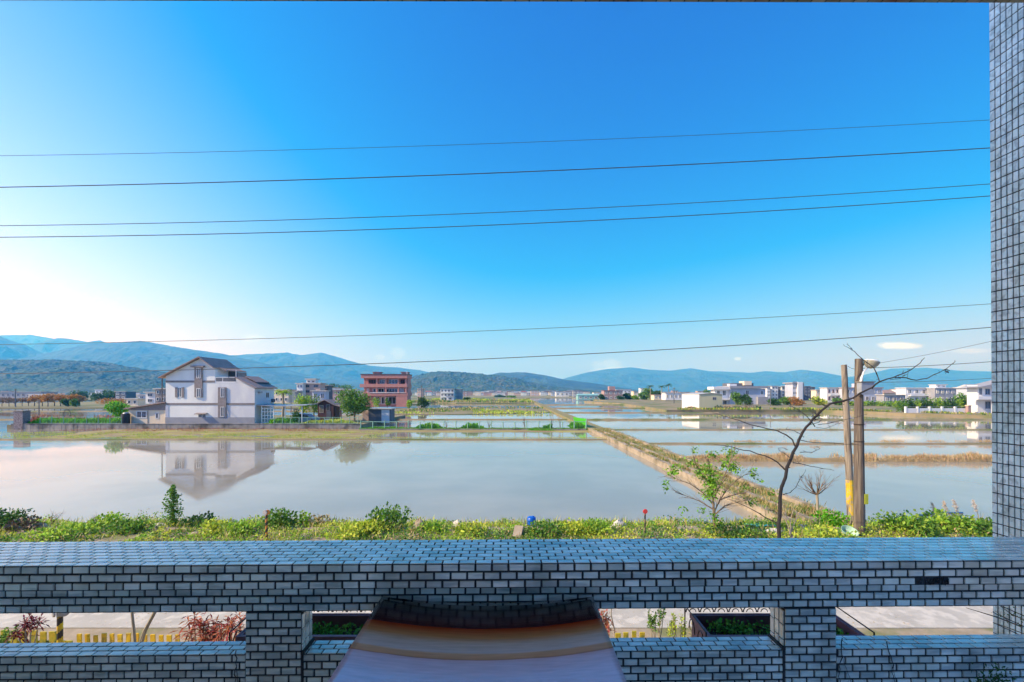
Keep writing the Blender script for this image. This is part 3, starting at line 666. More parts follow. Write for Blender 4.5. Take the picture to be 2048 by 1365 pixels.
# planter troughs in wrought-iron cradles hung outside the wall
M['trough'] = mat('purple_brown_trough', (.20,.10,.12,1), (.14,.07,.09,1), 6, .55, .2)
M['potsoil'] = mat('potting_soil', (.02,.016,.012,1), (.035,.028,.02,1), 20, .95, .6)
def planter(x0, label, seed):
    random.seed(seed); W_ = 1.27; y0, y1, zt, dp = 3.60, 3.95, 4.005, .22
    t = thing('planter', (x0+W_/2, 3.62, zt-dp), label, 'planter', 'troughs hung outside the balcony wall')
    g = MB(); th = .02
    g.box(x0, x0+W_, y0, y0+th, zt-dp, zt); g.box(x0, x0+W_, y1-th, y1, zt-dp, zt)
    g.box(x0, x0+th, y0+th, y1-th, zt-dp, zt); g.box(x0+W_-th, x0+W_, y0+th, y1-th, zt-dp, zt); g.box(x0+th, x0+W_-th, y0+th, y1-th, zt-dp, zt-dp+.02)
    for a, b2, c2, d2 in ((x0-.015,x0+W_+.015,y0-.015,y0-.001),(x0-.015,x0+W_+.015,y1+.001,y1+.015),(x0-.015,x0-.001,y0-.001,y1+.001),(x0+W_+.001,x0+W_+.015,y0-.001,y1+.001)): g.box(a,b2,c2,d2,zt-.035,zt+.004)
    g.build('trough', 'trough', t)
    g = MB(); n = 24; vs = []; fs = []
    for j in range(7):
        for i in range(n+1): vs.append((x0+th+(W_-2*th)*i/n, y0+th+(y1-y0-2*th)*j/6, zt-.10+.02*fbm(i+seed, j, .5)))
    for j in range(6):
        for i in range(n): k = j*(n+1)+i; fs.append((k,k+1,k+n+2,k+n+1))
    g.add(vs, fs); g.build('soil', 'potsoil', t)
    g = MB(); r = .007; xa, xb = x0-.045, x0+W_+.045; ya, yb_ = y0-.04, y1+.045; zr = zt+.08
    g.tube([(xa,ya,zt-.26),(xa,ya,zr-.03),(xa,yb_,zr-.02),(xb,yb_,zr-.02),(xb,ya,zr-.03),(xb,ya,zt-.26)], r, 6)
    g.tube([(xa,yb_,zr-.02),(xa,yb_,zt-.26),(xb,yb_,zt-.26),(xb,yb_,zr-.02)], r, 6)
    for s_ in range(int(W_/.13)):                                   # scrolls under the top rail: paired half rings
        cx_ = xa+.07+s_*.13
        g.tube([(cx_+.06*math.cos(a), yb_, zt+.0+.058*math.sin(a)) for a in [math.pi*k/11 for k in range(12)]], .0055, 5)
        g.tube([(cx_+.03*math.cos(a), yb_, zt+.0+.03*math.sin(a)) for a in [math.pi*k/9 for k in range(10)]], .004, 4)
    for yy in (ya+.1, ya+.28): g.tube([(xa, yy+.06*math.cos(a), zt-.09+.1*math.sin(a)) for a in [math.pi*k/8 for k in range(9)]], .005, 5)
    g.build('iron_cradle', 'iron', t)
    c = MB()
    for i in range(16):
        leaf_blob(c, (x0+.1+(W_-.2)*random.random(), random.uniform(y0+.09,y1-.09), zt-.07), (.10,.07,.045), 70, .035, .028, seed=i)
    o = c.build('seedlings', 'leaf_planter', origin=(x0+W_/2, 3.62, zt-.1)); tag(o, kind='stuff')
    return t
leafmat('leaf_planter', (.06,.24,.03,1), (.14,.38,.05,1))
pl = planter(-2.24, 'purple-brown trough of low green plants in an iron cradle, half hidden behind the table', 21)
pl2 = planter(1.615, 'purple-brown trough of low green plants in an iron cradle beside the tiled post', 22)

# ------------------------------------------------------------------ near bed: pickets, shrubs, reflector post
def pickets(x0, x1, y, pitch, wdt, h, m, label):
    t = thing('picket_edging', ((x0+x1)/2, y, 1.0), label, 'edging', 'yellow picket edgings along the road'); n = int((x1-x0)/pitch)
    for i in range(n):
        x = x0+i*pitch; g = MB(); a = random.uniform(-.03,.03)
        g.obox((x, y, .99+h/2+random.uniform(-.03,.015)), (wdt/2*random.uniform(.85,1.1), .012, h/2), a*.5, ry=a*1.5); g.build('picket', m, t)
    g = MB(); g.box(x0-.1, x1, y+.013, y+.035, 1.08, 1.13); g.build('rail', m, t)
pickets(xat(-30,8.6), xat(142,8.6), 8.6, .19, .125, .35, 'yellow_mossy', 'low edging of broad mossy yellow pickets beside the small red-leaved shrub')
pickets(xat(159,8.45), xat(382,8.45), 8.45, .157, .085, .37, 'yellow', 'low edging of narrow bright yellow pickets behind the forked pale branches')
pickets(xat(1236,8.6), xat(1312,8.6), 8.6, .157, .095, .33, 'yellow_mossy', 'short edging of five dull yellow pickets near the yellow-green shrubs')

def delineator(px, ytop, D, label, heads, hm_, stripes=5, r=.045, ca='yellow', hr=1.0):
    b = at(px, 0, D); b.z = 1.0; H = zat(ytop, D)-1.0
    t = thing('reflector_post', b, label, 'reflector post', 'striped reflector posts along the road')
    g = MB()
    n = stripes*2; hh = (H-.12)/n; tilt = .7
    # helical black and yellow bands
    sd_ = 16; rows = 40
    vs = []; 
    for j in range(rows+1):
        for k in range(sd_): a = 2*math.pi*k/sd_; vs.append((b.x+r*math.cos(a), b.y+r*math.sin(a), b.z+(H-.12)*j/rows))
    for j in range(rows):
        for k in range(sd_):
            ph = (j/rows*stripes+k/sd_*tilt*(1 if k < sd_/2 else -1)+(tilt if k >= sd_/2 else 0)) % 1.0
            g.add([], []); g.f.append((j*sd_+k, j*sd_+(k+1)%sd_, (j+1)*sd_+(k+1)%sd_, (j+1)*sd_+k)); g.m.append(0 if ph < .5 else 1)
    g.v = [tuple(v) for v in vs]
    g.build('pole', [ca, 'black'], t, smooth=True)
    g = MB(); g.lathe((b.x, b.y, b.z+H-.12), [(r*1.1,0),(r*1.1,.1),(r*.9,.115)], 14); g.build('cap', 'metalgrey', t)
    for k, dx in enumerate(heads):
        g = MB(); c_ = Vector((b.x+dx*.085, b.y-.03+.02*k, b.z+H-.05)); rot = Matrix.Translation(c_) @ Matrix.Rotation(R(35)*dx,4,'Z') @ Matrix.Translation(-c_)
        g.lathe(c_, [(.0,-.02),(.075,-.018),(.085,0),(.082,.012),(.0,.018)], 18, axis='Y'); g.xf(rot); g.build('reflector', hm_ if k != 0 or len(heads) == 1 else 'metalgrey', t)
    return t
delineator(120, 1219, 8.3, 'black and yellow striped post with two round reflector heads on the near kerb', (-1, 1), 'metalgrey', 3)
delineator(533, 1022, 14.75, 'black and orange striped post with brown reflector heads among the bushes', (-.4, .45), 'orangeref', 4, .04, 'orangeref')
g_ = delineator(1290, 1020, 15.2, 'thin dark post with one bright red reflector by the water', (0,), 'redref', 3, .028, 'bark')

def cordyline(px, ybase, ytop, wpx, D, label, crown, seed, stems=4, n=26):
    random.seed(seed); b = at(px, ybase, D); b.z = .99; H = zat(ytop, D)-b.z; w_ = wpx/F*D/2
    t = thing('cordyline', b, label, 'shrub', 'red-leaved shrubs under the balcony'); g = MB(); c = MB()
    for s_ in range(stems):
        hx = random.uniform(-.55,.55)*w_; top = b+Vector((hx, random.uniform(-.3,.3)*w_, H*random.uniform(.5,.8)))
        g.tube([b+Vector((hx*.3,0,0)), (b+top)/2+Vector((hx*.3,0,.05)), top], [.014,.011,.008], 5)
        for k in range(n):
            a = random.random()*6.28; el = random.uniform(-.5,1.3); d = Vector((math.cos(a)*math.cos(el), math.sin(a)*math.cos(el), math.sin(el)))
            p = top-Vector((0,0,.14*H*random.random())); L_ = random.uniform(.5,1)*min(w_*.75, H*.42)
            for q in range(2):
                c.leaf(p+d*L_*.5*q, (d+Vector((0,0,-.35*q))).normalized(), (Vector((0,0,1))+rv()*.3).normalized(), L_*.55, .032)
    g.build('stem', 'bark_pale', t); c.build('foliage', crown, t); return t
cordyline(58, 1300, 1222, 62, 8.3, 'small round dark-purple and red leaved shrub behind mossy yellow pickets', 'leaf_red', 31, 6, 24)
cordyline(408, 1310, 1200, 96, 7.9, 'tall bright red-leaved shrub at the left corner of the planter', 'leaf_redbrown', 32, 9, 26)
cordyline(458, 1310, 1196, 84, 7.6, 'thin sparse shrub with red-brown leaves next to the bright red-leaved shrub', 'leaf_redbrown', 33, 8, 16)
cordyline(1205, 1300, 1190, 44, 8.1, 'narrow red-brown shrub right beside the table edge', 'leaf_redbrown', 34, 6, 20)
def limb_tree(name, px, ybase, D, segs, label, bark, cat='shrub', z=.99):
    b = at(px, ybase, D); b.z = z; t = thing(name, b, label, cat); g = MB()
    for s_ in segs: g.tube([at(x, y, D+dd) for x, y, dd in [(p+(0,))[:3] for p in s_[0]]], s_[1], 7)
    g.build('branch', bark, t); return t
limb_tree('bare_shrub', 278, 1320, 7.9, [(((272,1325),(268,1262),(264,1226),(276,1212),(284,1190)), [.028,.024,.022,.02,.018]), (((272,1318),(290,1262),(312,1220),(330,1185)), [.036,.032,.03,.026])], 'forked pale bare branches rising over the narrow yellow pickets', 'bark_pale')
limb_tree('bare_shrub', 1226, 1320, 8.3, [(((1230,1310),(1229,1260),(1222,1230),(1224,1200)), [.014,.013,.012,.01])], 'single thin pale stem just right of the table', 'bark_pale')
random.seed(5)
def leafy_shrub(px, ybase, ytop, wpx, D, label, crown, n, l=.05):
    b = at(px, ybase, D); b.z = .99; H = zat(ytop, D)-b.z; w_ = wpx/F*D/2; t = thing('shrub', b, label, 'shrub', 'yellow-green shrubs under the balcony'); g = MB(); c = MB()
    for s_ in range(9):
        top = b+Vector((random.uniform(-1,1)*w_, random.uniform(-1,1)*w_*.7, H*random.uniform(.55,1)))
        mid = (b+top)/2+Vector((random.uniform(-.2,.2)*w_,0,0)); g.tube([b, mid, top], [.013,.009,.004], 5)
        for k in range(n):
            f = random.uniform(.35,1); p = mid.lerp(top, f)+rv()*.03; c.leaf(p, (rv()+Vector((0,0,.6))).normalized(), (rv()+Vector((0,0,.6))).normalized(), l, l*.5)
    g.build('stem', 'bark_pale', t); c.build('foliage', crown, t)
leafy_shrub(1314, 1300, 1195, 46, 8.3, 'green and yellow variegated shrub with an open forked stem beyond the short edging', 'leaf_mid', 34, .06)
leafy_shrub(1352, 1300, 1222, 36, 8.2, 'yellow-leaved shrub at the left of the iron planter cradle', 'leaf_yellow', 38, .05)
leafy_shrub(1390, 1305, 1240, 36, 8.4, 'sprawling pale weedy shrub below the planter cradle corner', 'leaf_dry', 18, .05)
leafy_shrub(8, 1310, 1252, 46, 8.2, 'low green shrub at the outer end of the mossy pickets', 'leaf_mid', 24, .06)
# twigs reaching in past the pillar
b = Vector((5.6, 5.6, .99)); t = thing('bare_tree', b, 'thin bare twigs crossing the foot of the pillar', 'tree')
g = MB(); c = MB()
for s_ in ((((2120,1275,4.6),(2048,1256,4.2),(1998,1236,3.95),(1965,1226,3.8),(1932,1216,3.7)), [.010,.007,.006,.004,.002]), (((2100,1262,4.4),(2048,1240,4.1),(2022,1228,3.9),(2000,1212,3.8),(1988,1208,3.75)), [.007,.005,.004,.003,.0015]),
    (((2110,1230,4.4),(2048,1213,4.1),(2010,1196,3.9)), [.007,.005,.004]), (((2100,1285,4.3),(2048,1268,4.0),(2000,1250,3.8),(1985,1246,3.75)), [.006,.004,.003,.001]), (((2048,1256,4.2),(2020,1245,3.9),(1990,1222,3.8),(1982,1226,3.75)), [.004,.003,.002,.001])):
    g.tube([at(x, y, d) for x, y, d in s_[0]], s_[1], 5)
g.tube([b, Vector((5.7,5.3,2.2)), at(2120,1275,4.6)], [.05,.035,.012], 7); g.tube([Vector((5.7,5.3,2.2)), at(2110,1230,4.4)], [.02,.008], 6)
for k in range(26): c.leaf(at(random.gauss(2030,12), random.gauss(1236,9), 4.0+random.uniform(-.05,.05)), rv(), rv(), .022, .011)
g.build('branch', 'bark', t); c.build('foliage', 'leaf_dark', t)
# ------------------------------------------------------------------ houses
def win(parent, x0, x1, z0, z1, y, frame='white', ft=.07, mull=1, proud=.05, side=None, pane='glass'):
    "a window in a wall facing the viewer (side None) or the left/right (side -1/+1, then x0,x1 are y values and y is x)"
    f = MB(); p = MB()
    bars = [(x0,x0+ft,z0,z1), (x1-ft,x1,z0,z1), (x0+ft,x1-ft,z0,z0+ft), (x0+ft,x1-ft,z1-ft,z1)]
    for k in range(mull): c_ = x0+(x1-x0)*(k+1)/(mull+1); bars.append((c_-ft*.4, c_+ft*.4, z0+ft, z1-ft))
    for a, b, c, d in bars:
        if side is None: f.box(a, b, y-proud, y+.02, c, d)
        elif side > 0: f.box(y-.02, y+proud, a, b, c, d)
        else: f.box(y-proud, y+.02, a, b, c, d)
    if side is None: p.box(x0+ft, x1-ft, y-proud*.4, y+.015, z0+ft, z1-ft)
    elif side > 0: p.box(y-.015, y+proud*.4, x0+ft, x1-ft, z0+ft, z1-ft)
    else: p.box(y-proud*.4, y+.015, x0+ft, x1-ft, z0+ft, z1-ft)
    w_ = f.build('window', frame, parent); p.build('pane', pane, w_); return w_

# --- white gabled house
D0 = 73.8
def hx(px): return xat(px, D0)
def hz(py): return zat(py, D0)
wh = thing('white_house', (-50, 76.8, .6), 'white three-storey gabled house with brown tiled roofs and grey window strips by the water', 'house')
xl, xr, xw = hx(331.6), hx(473.5), hx(509.4); yb0, yb1 = D0, 79.8; xt = hx(430)
zl, za, zt = hz(752.7), hz(716.5), hz(736); z0 = .55; ztr = hz(763.5)
g = MB()
g.prism([(xl,z0),(xt,z0),(xt,zt),(hx(402.6),za),(xl,zl)], yb0, yb1)
g.prism([(xt,z0),(xr,z0),(xr,ztr),(xt,ztr)], yb0+.001, yb1-.001)
# upper room behind the roof terrace
g.build('wall', 'white', wh)
g = MB(); g.box(xt, hx(450), yb0+3.4, yb1-.002, ztr, hz(743)); g.build('upper_room', 'greybrown', wh)
g = MB(); g.prism([(xr,z0+.001),(xw,z0+.001),(xw,hz(776)),(xr,hz(757.5))], yb0+.002, yb1)
g.build('side_wing', 'bluewhite' if False else 'white', wh)
# roofs: thin sloping slabs with overhang
def roof_slab(pa, pb, y0, y1, th=.16, mi=0, mb=None):
    (x0_, z0_), (x1_, z1_) = pa, pb; g = mb or MB(); g.prism([(x0_,z0_),(x1_,z1_),(x1_,z1_+th),(x0_,z0_+th)] if x1_ > x0_ else [(x1_,z1_),(x0_,z0_),(x0_,z0_+th),(x1_,z1_+th)], y0, y1, mi); return g
ax = hx(402.6)
g = roof_slab((hx(324)-.1, hz(757.5)+.05), (ax, za+.05), yb0-.75, yb1+.5)
g.build('roof', 'roofbrown', wh)
g = roof_slab((ax+.004, za+.05), (hx(432), zt-.08), yb0-.75, yb1+.5); g.build('roof', 'roofbrown', wh)
g = roof_slab((hx(432)+.004, zt-.08), (hx(446), hz(742)), yb0+.8, yb1+.5); g.build('roof', 'roofbrown', wh)
g = roof_slab((xr-.15, hz(755.5)), (xw+.45, hz(777.2)), yb0-.35, yb1+.4, .14); g.build('roof', 'roofbrown', wh)
g = MB(); g.prism([(xr+.1,hz(756)),(hx(500),hz(769.5)),(hx(500),hz(767)),(xr+.1,hz(753))], yb0+2.5, yb1+.3); g.build('roof', 'roofdark', wh)
g = MB(); g.prism([(xr+.0,hz(752.8)),(hx(497),hz(764.5)),(hx(497),hz(763.2)),(xr+.0,hz(751.2))], yb0+2.2, yb1+.35); g.build('roof', 'roofbrown', wh)
# terrace
g = MB(); g.box(xt+.02, xr-.05, yb0-.02, yb0+.10, ztr-.25, ztr-.001+.0); g.build('terrace_slab', 'white_bright', wh)
g = MB()
for k in (0,1,3): g.box(xt+.05+k*1.18, xt+.14+k*1.18, yb0+.02, yb0+.1, ztr, ztr+.72)
g.box(xt+.02, xr-.02, yb0+.015, yb0+.105, ztr+.66, ztr+.76); g.build('terrace_rail', 'white_bright', wh)
g = MB(); g.box(xt+.1, xr-.35, yb0+.025, yb0+.06, ztr+.02, ztr+.62); g.build('terrace_screen', 'grey_dark', wh)
g = MB(); g.box(xt+.15, xt+1.3, yb0+3.34, yb0+3.39, ztr+.1, ztr+1.9); g.box(xt+1.42, hx(449), yb0+3.34, yb0+3.39, ztr+.1, ztr+1.9); g.build('terrace_door', 'glass', wh)
g = MB(); g.tube([(hx(470),yb0+.3,ztr),(hx(470),yb0+.3,hz(741))], .07, 6); g.build('terrace_post', 'white', wh)
# grey bands
for (a, b, c, d) in ((331.6,430,761.5,765.5), (331.6,509.4,806.5,810.5)):
    g = MB(); g.box(hx(a)-.02, hx(b)+.02, yb0-.05, yb0-.003, hz(d), hz(c)); g.build('wall_band', 'greybrown', wh)
# pilaster strips and window surrounds
M['strip'] = mat('brown_grey_cladding', (.24,.205,.19,1), (.3,.26,.245,1), 3, .8, .2)
for (a, b, c, d) in ((390,405.8,735,795), (437,453.4,775,835)):
    g = MB(); g.box(hx(a), hx(b), yb0-.16, yb0-.055, hz(d), hz(c)); g.build('wall_strip', 'strip', wh)
g = MB(); g.box(hx(385), hx(410.5), yb0-.5, yb0-.02, hz(735.2), hz(732)); g.build('strip_cap', 'strip', wh)
for (a, b, c, d) in ((351,355.5,775,795), (364,368.5,775,795)):
    g = MB(); g.box(hx(a), hx(b), yb0-.12, yb0-.002, hz(d), hz(c)); g.build('shutter', 'strip', wh)
for (a, b, c, d, y) in ((355.8,363.5,775,795,yb0), (394.5,402.5,736.5,757,yb0-.16), (394.5,402.5,777,795,yb0-.16), (442.5,450,776,795,yb0-.16), (442.5,450,814,834,yb0-.16), (396,413,828.5,836,yb0)):
    win(wh, hx(a), hx(b), hz(d), hz(c), y, mull=1, ft=.09)
g = MB(); g.obox((hx(404.5), yb0-.35, hz(827.3)), (hx(414)-hx(404.5)+.1, .36, .04), rx=R(12)); g.build('awning', 'strip', wh)
g = MB(); g.box(xl-.03, xw+.02, yb0-.10, yb0-.06, z0-.2, hz(835)); g.build('plinth', 'grey', wh)
g = MB(); g.box(xl-.02, xl+.5, yb0-.04, yb0-.001, hz(835), hz(812)); g.build('corner_strip', 'bluewhite', wh)
# right-hand wall windows, air conditioner, downpipe
win(wh, yb0+3.3, yb0+4.3, hz(797), hz(785), xw, side=1, ft=.08)
g = MB(); g.box(xw+.002, xw+.35, yb0+.9, yb0+1.7, hz(787), hz(783)); g.build('air_conditioner', 'metalgrey', wh)
g = MB(); g.box(xw+.002, xw+.4, yb0+5.0, yb0+5.7, hz(806), hz(799)); g.build('water_tank', 'grey_dark', wh)
g = MB(); g.tube([(hx(319.5),yb0+.5,hz(757)),(hx(319.5),yb0+.5,hz(806))], .09, 6); g.tube([(hx(319.5),yb0+.5,hz(757)),(hx(327),yb0-.3,hz(753))], .07, 6); g.build('downpipe', 'roofdark', wh)
g = MB(); g.tube([(hx(455),yb0-.1,hz(820)),(hx(465),yb0-.9,hz(833))], .05, 5); g.build('drain_pipe', 'grey', wh)

an = thing('annex', (hx(293), 76, .6), 'low cream-sided annex with a lean-to roof left of the white house', 'annex')
a0, a1 = hx(255), xl-.04; zr0, zr1 = hz(819), hz(806.5)
g = MB(); g.prism([(a0,z0),(a1,z0),(a1,zr1),(a0,zr0)], D0+.3, D0+5); g.build('wall', 'cream', an)
g = MB(); g.prism([(a0,hz(821)),(a1,hz(821)),(a1,zr1-.1),(a0,zr0-.02)], D0+.22, D0+.297); g.build('gable_panel', 'strip', an)
g = roof_slab((a0-.5, zr0-.02), (a1, zr1+.05), D0-.2, D0+5.3, .18); g.build('roof', 'roofbrown', an)
g = MB(); g.box(hx(292.5), hx(293.3), D0+.24, D0+.298, z0, hz(821.5)); g.build('wall_joint', 'greybrown', an)
win(an, hx(270), hx(291), hz(837), hz(822.5), D0+.3, mull=1, ft=.14); win(an, hx(308), hx(315), hz(838), hz(826), D0+.3, mull=0, ft=.12)

# carport and trellis right of the house
cp = thing('carport', (-38, 77, .6), 'long thin grey carport roof on pale posts beside the white house', 'carport')
g = MB(); n = 16; vs = []
for i in range(n+1):
    px = 509+(610-509)*i/n; x = hx(px)+.1; z = hz(811.5)-.35*math.sin(math.pi*i/n)*.5-.0*i
    vs += [(x, yb0+.4, z), (x, yb0+4.6, z+.1), (x, yb0+4.6, z+.22), (x, yb0+.4, z+.12)]
fs = [(i*4+k, i*4+(k+1)%4, i*4+4+(k+1)%4, i*4+4+k)[::-1] for i in range(n) for k in range(4)]+[(0,1,2,3),(n*4+3,n*4+2,n*4+1,n*4)]
g.add(vs, fs); g.build('roof', 'metalgrey', cp)
for px in (519,543,566,600):
    g = MB(); g.tube([(hx(px),yb0+.7,.6),(hx(px),yb0+.7,hz(812))], .1, 6); g.build('post', 'white', cp)
g = MB()
for k in range(5): g.box(hx(519), hx(543), yb0+.62, yb0+.66, hz(846-k*7), hz(845-k*7))
for k in range(3): g.box(hx(525+k*6), hx(526+k*6), yb0+.59, yb0+.62, hz(847), hz(816))
g.build('trellis', 'white', cp)

# boundary wall with the green mesh fence on it
bw = thing('boundary_wall', (-54, 71.9, 0), 'long low stained concrete wall along the water under the white house', 'wall')
g = MB(); n = 90; xa, xb = xat(22, 71.7), xat(720, 71.7)
for i in range(n):
    a = xa+(xb-xa)*i/n; g.box(a+.001, a+(xb-xa)/n-.001, 71.7+.02*(i % 3), 71.95, -.1, .80+.02*fbm(i, 3, .4))
g.build('wall_body', 'concrete', bw)
g = MB(); g.box(xa, xb, 71.66, 72.0, .825, .88); g.build('coping', 'concrete', bw)
def mesh_fence(x0, x1, y, zb_, h, n, label, m='greenmetal', rails=2, dy=0, pr=.055, group='mesh fences by the water'):
    t = thing('mesh_fence', ((x0+x1)/2, y, zb_), label, 'fence', group)
    for i in range(n+1):
        x = x0+(x1-x0)*i/n; yy = y+dy*i/n; g = MB(); hh = h*random.uniform(.92,1.08); g.tube([(x,yy,zb_),(x+random.uniform(-.05,.05),yy,zb_+hh)], pr, 5); g.build('post', m, t)
    g = MB()
    for k in range(rails): z = zb_+h*(.06+.86*k/max(1, rails-1)); g.tube([(x0,y,z),(x1,y+dy,z)], pr*.6, 4)
    g.build('rail', m, t)
    g = MB()
    for k in range(5): z = zb_+h*(.2+.15*k); g.tube([(x0,y,z),(x1,y+dy,z)], .007, 3)
    for k in range(int(abs(x1-x0)/.5)): x = x0+.5*k; g.tube([(x,y+dy*k*.5/abs(x1-x0),zb_),(x,y+dy*k*.5/abs(x1-x0),zb_+h*.9)], .006, 3)
    g.build('mesh', m, t); return t
mesh_fence(xat(80,71.8), xat(243,71.8), 71.8, .88, 1.15, 7, 'pale green mesh fence on the wall in front of the vegetable garden')
mesh_fence(xat(548,71.8), xat(716,71.8), 71.8, .88, 1.1, 10, 'pale green mesh fence on the wall in front of the timber shed')
mesh_fence(xat(722,69.5), xat(1172,69.5), 69.5, .1, 1.35, 19, 'long thin green fence standing between the wall and the path', rails=2, pr=.085)
np_ = thing('net_screen', (xat(1172,69.5), 71, .2), 'bright green netting stretched at the corner of the fence by the path', 'screen')
g = MB(); g.add([at(1173,852,69.6), at(1173,838,69.6), at(1146,834.5,80), at(1149,845,80)], [(0,1,2,3)]); g.build('netting', 'green_net', np_)
g = MB(); g.tube([at(1173,858,69.6), at(1173,836.5,69.6)], .07, 5); g.build('post', 'greenmetal', np_)
# low concrete edge below the fence right of the wall
ke = thing('retaining_edge', (-3, 68.9, 0), 'low pale concrete edge under the long thin green fence', 'wall')
g = MB(); xa, xb = xat(720, 69), xat(1172, 69)
for i in range(60): a = xa+(xb-xa)*i/60; g.box(a+.001, a+(xb-xa)/60-.001, 68.9, 69.2, -.1, .26+.05*fbm(i, 1, .5))
g.build('edge_body', 'concrete', ke)
# gate pillar of rubble
gp = thing('stone_gatepost', (xat(36.5,72), 72.2, .1), 'thick square gatepost faced in dark mottled rubble at the end of the wall', 'gatepost')
M['rubble'] = mat('mottled_rubble', (.09,.06,.07,1), (.36,.32,.32,1), 7, .9, .6, detail=2)
g = MB(); g.box(xat(27,71.6), xat(45,71.6), 71.6, 72.8, .05, zat(823.5,71.6)); g.build('shaft', 'rubble', gp)
g = MB(); g.box(xat(26,71.6), xat(46,71.6), 71.55, 72.85, zat(823.5,71.6)+.002, zat(822.5,71.6)+.05); g.build('cap', 'concrete', gp)
wt = thing('water_tank', (xat(247,73), 73.2, .9), 'black upright water drum beside the cream annex', 'tank')
g = MB(); g.lathe((xat(247,73), 73.4, .7), [(.55,0),(.6,.1),(.6,1.6),(.5,1.75)], 14); g.build('drum', 'opening', wt, smooth=True)
g = MB(); g.lathe((xat(247,73), 73.4, 2.45), [(.42,0),(.3,.15),(.1,.2)], 14); g.build('lid', 'metalgrey', wt)
ar = thing('garden_arch', (xat(134,76), 76, .6), 'thin dark round garden arch behind the mesh fence', 'arch')
g = MB(); c0 = at(134, 828, 76); g.tube([c0+Vector((.62*math.cos(a), 0, .62*math.sin(a))) for a in [2*math.pi*k/20 for k in range(21)]], .05, 5); g.tube([c0+Vector((0,0,-.62)), Vector((c0.x, c0.y, .6))], .05, 5); g.build('ring', 'roofdark', ar)

# timber shed
D1 = 80
sh = thing('timber_shed', (xat(660,D1), D1+2, .6), 'small dark timber shed with a brown pitched roof left of the round green tree', 'shed')
s0, sm, s1 = xat(635.5,D1), xat(650,D1), xat(667,D1); ze = zat(808,D1); zp = zat(801,D1); sback = D1+3.0
g = MB(); g.prism([(s0,.6),(s1,.6),(s1,ze-.1),(sm,zp),(s0,ze)], D1, sback); g.build('wall', 'woodbrown', sh)
g = roof_slab((s0-.25, ze-.1), (sm, zp+.02), D1-.35, sback+.3, .1); g.build('roof', 'roofbrown', sh)
g = roof_slab((sm+.002, zp+.02), (s1+.35, ze-.35), D1-.35, sback+.3, .1); g.build('roof', 'roofbrown', sh)
win(sh, xat(652.5,D1), xat(660,D1), zat(822,D1), zat(809,D1), D1, frame='greybrown', mull=1, ft=.08)
win(sh, xat(639,D1), xat(647,D1), zat(826,D1), zat(811,D1), D1, frame='cream', mull=3, ft=.05, pane='opening')
g = MB(); g.box(xat(653,D1), xat(662,D1), D1-.05, D1-.002, .6, zat(823,D1)); g.build('door', 'grey_dark', sh)
for px in (670, 681):
    g = MB(); x = xat(px, D1); g.box(x-.1, x+.1, D1+.1, D1+.3, .6, ze-.3); g.build('post', 'woodbrown', sh)
g = roof_slab((s1+.355, ze-.35), (xat(685,D1), ze-.62), D1-.2, sback, .1); g.build('porch_roof', 'roofbrown', sh)
ls = thing('flat_shed', (xat(758,82), 83, .6), 'low flat-roofed black shed with a white door panel right of the round green tree', 'shed')
D2 = 82
g = MB(); g.box(xat(737,D2), xat(782,D2), D2, D2+2.5, .3, zat(819,D2)); g.build('wall', 'grey_dark', ls)
g = MB(); g.box(xat(734,D2), xat(784,D2), D2-.3, D2+2.7, zat(819,D2)+.002, zat(817,D2)); g.build('roof', 'roofmetal', ls)
g = MB(); g.box(xat(763,D2), xat(779,D2), D2-.06, D2-.002, .3, zat(820,D2)); g.build('door', 'white', ls)
g = MB(); g.box(xat(724,D2), xat(736.5,D2), D2+.3, D2+1.5, .3, zat(822,D2)); g.build('side_store', 'pinkhouse', ls)
wb = thing('white_crate', (xat(658,76), 76, .6), 'small white box standing in front of the timber shed', 'box')
g = MB(); x = xat(657,76); g.box(x-.45, x+.45, 75.6, 76.3, .6, 1.4); g.build('box_body', 'white', wb)
g = MB(); g.box(x-.3, x+.3, 75.57, 75.599, .8, 1.2); g.build('vent', 'grey_dark', wb)
# parked van seen behind the fence
vn = thing('parked_car', (xat(614,78), 78.5, .6), 'small pale blue-white car parked behind the fence beside the timber shed', 'car')
x = xat(612,78); g = MB()
g.prism([(x-1.9,.85),(x+1.9,.85),(x+1.95,1.35),(x+1.7,1.55),(x+.9,1.62),(x+.35,2.15),(x-1.1,2.2),(x-1.75,1.6),(x-1.95,1.4)], 77.7, 79.3); g.build('body', 'bluewhite', vn)
g = MB(); g.prism([(x-1.5,1.62),(x+.75,1.62),(x+.28,2.08),(x-1.02,2.1)], 77.67, 77.698); g.build('side_window', 'glass', vn)
for dx in (-1.25,1.2):
    g = MB(); g.lathe((x+dx, 77.65, .92), [(.0,0),(.3,0),(.32,.05),(.32,.2)], 14, axis='Y'); wl = g.build('wheel', 'black', vn)
    g = MB(); g.lathe((x+dx, 77.64, .92), [(.0,-.01),(.17,-.005),(.17,.005)], 12, axis='Y'); g.build('rim', 'metalgrey', wl)

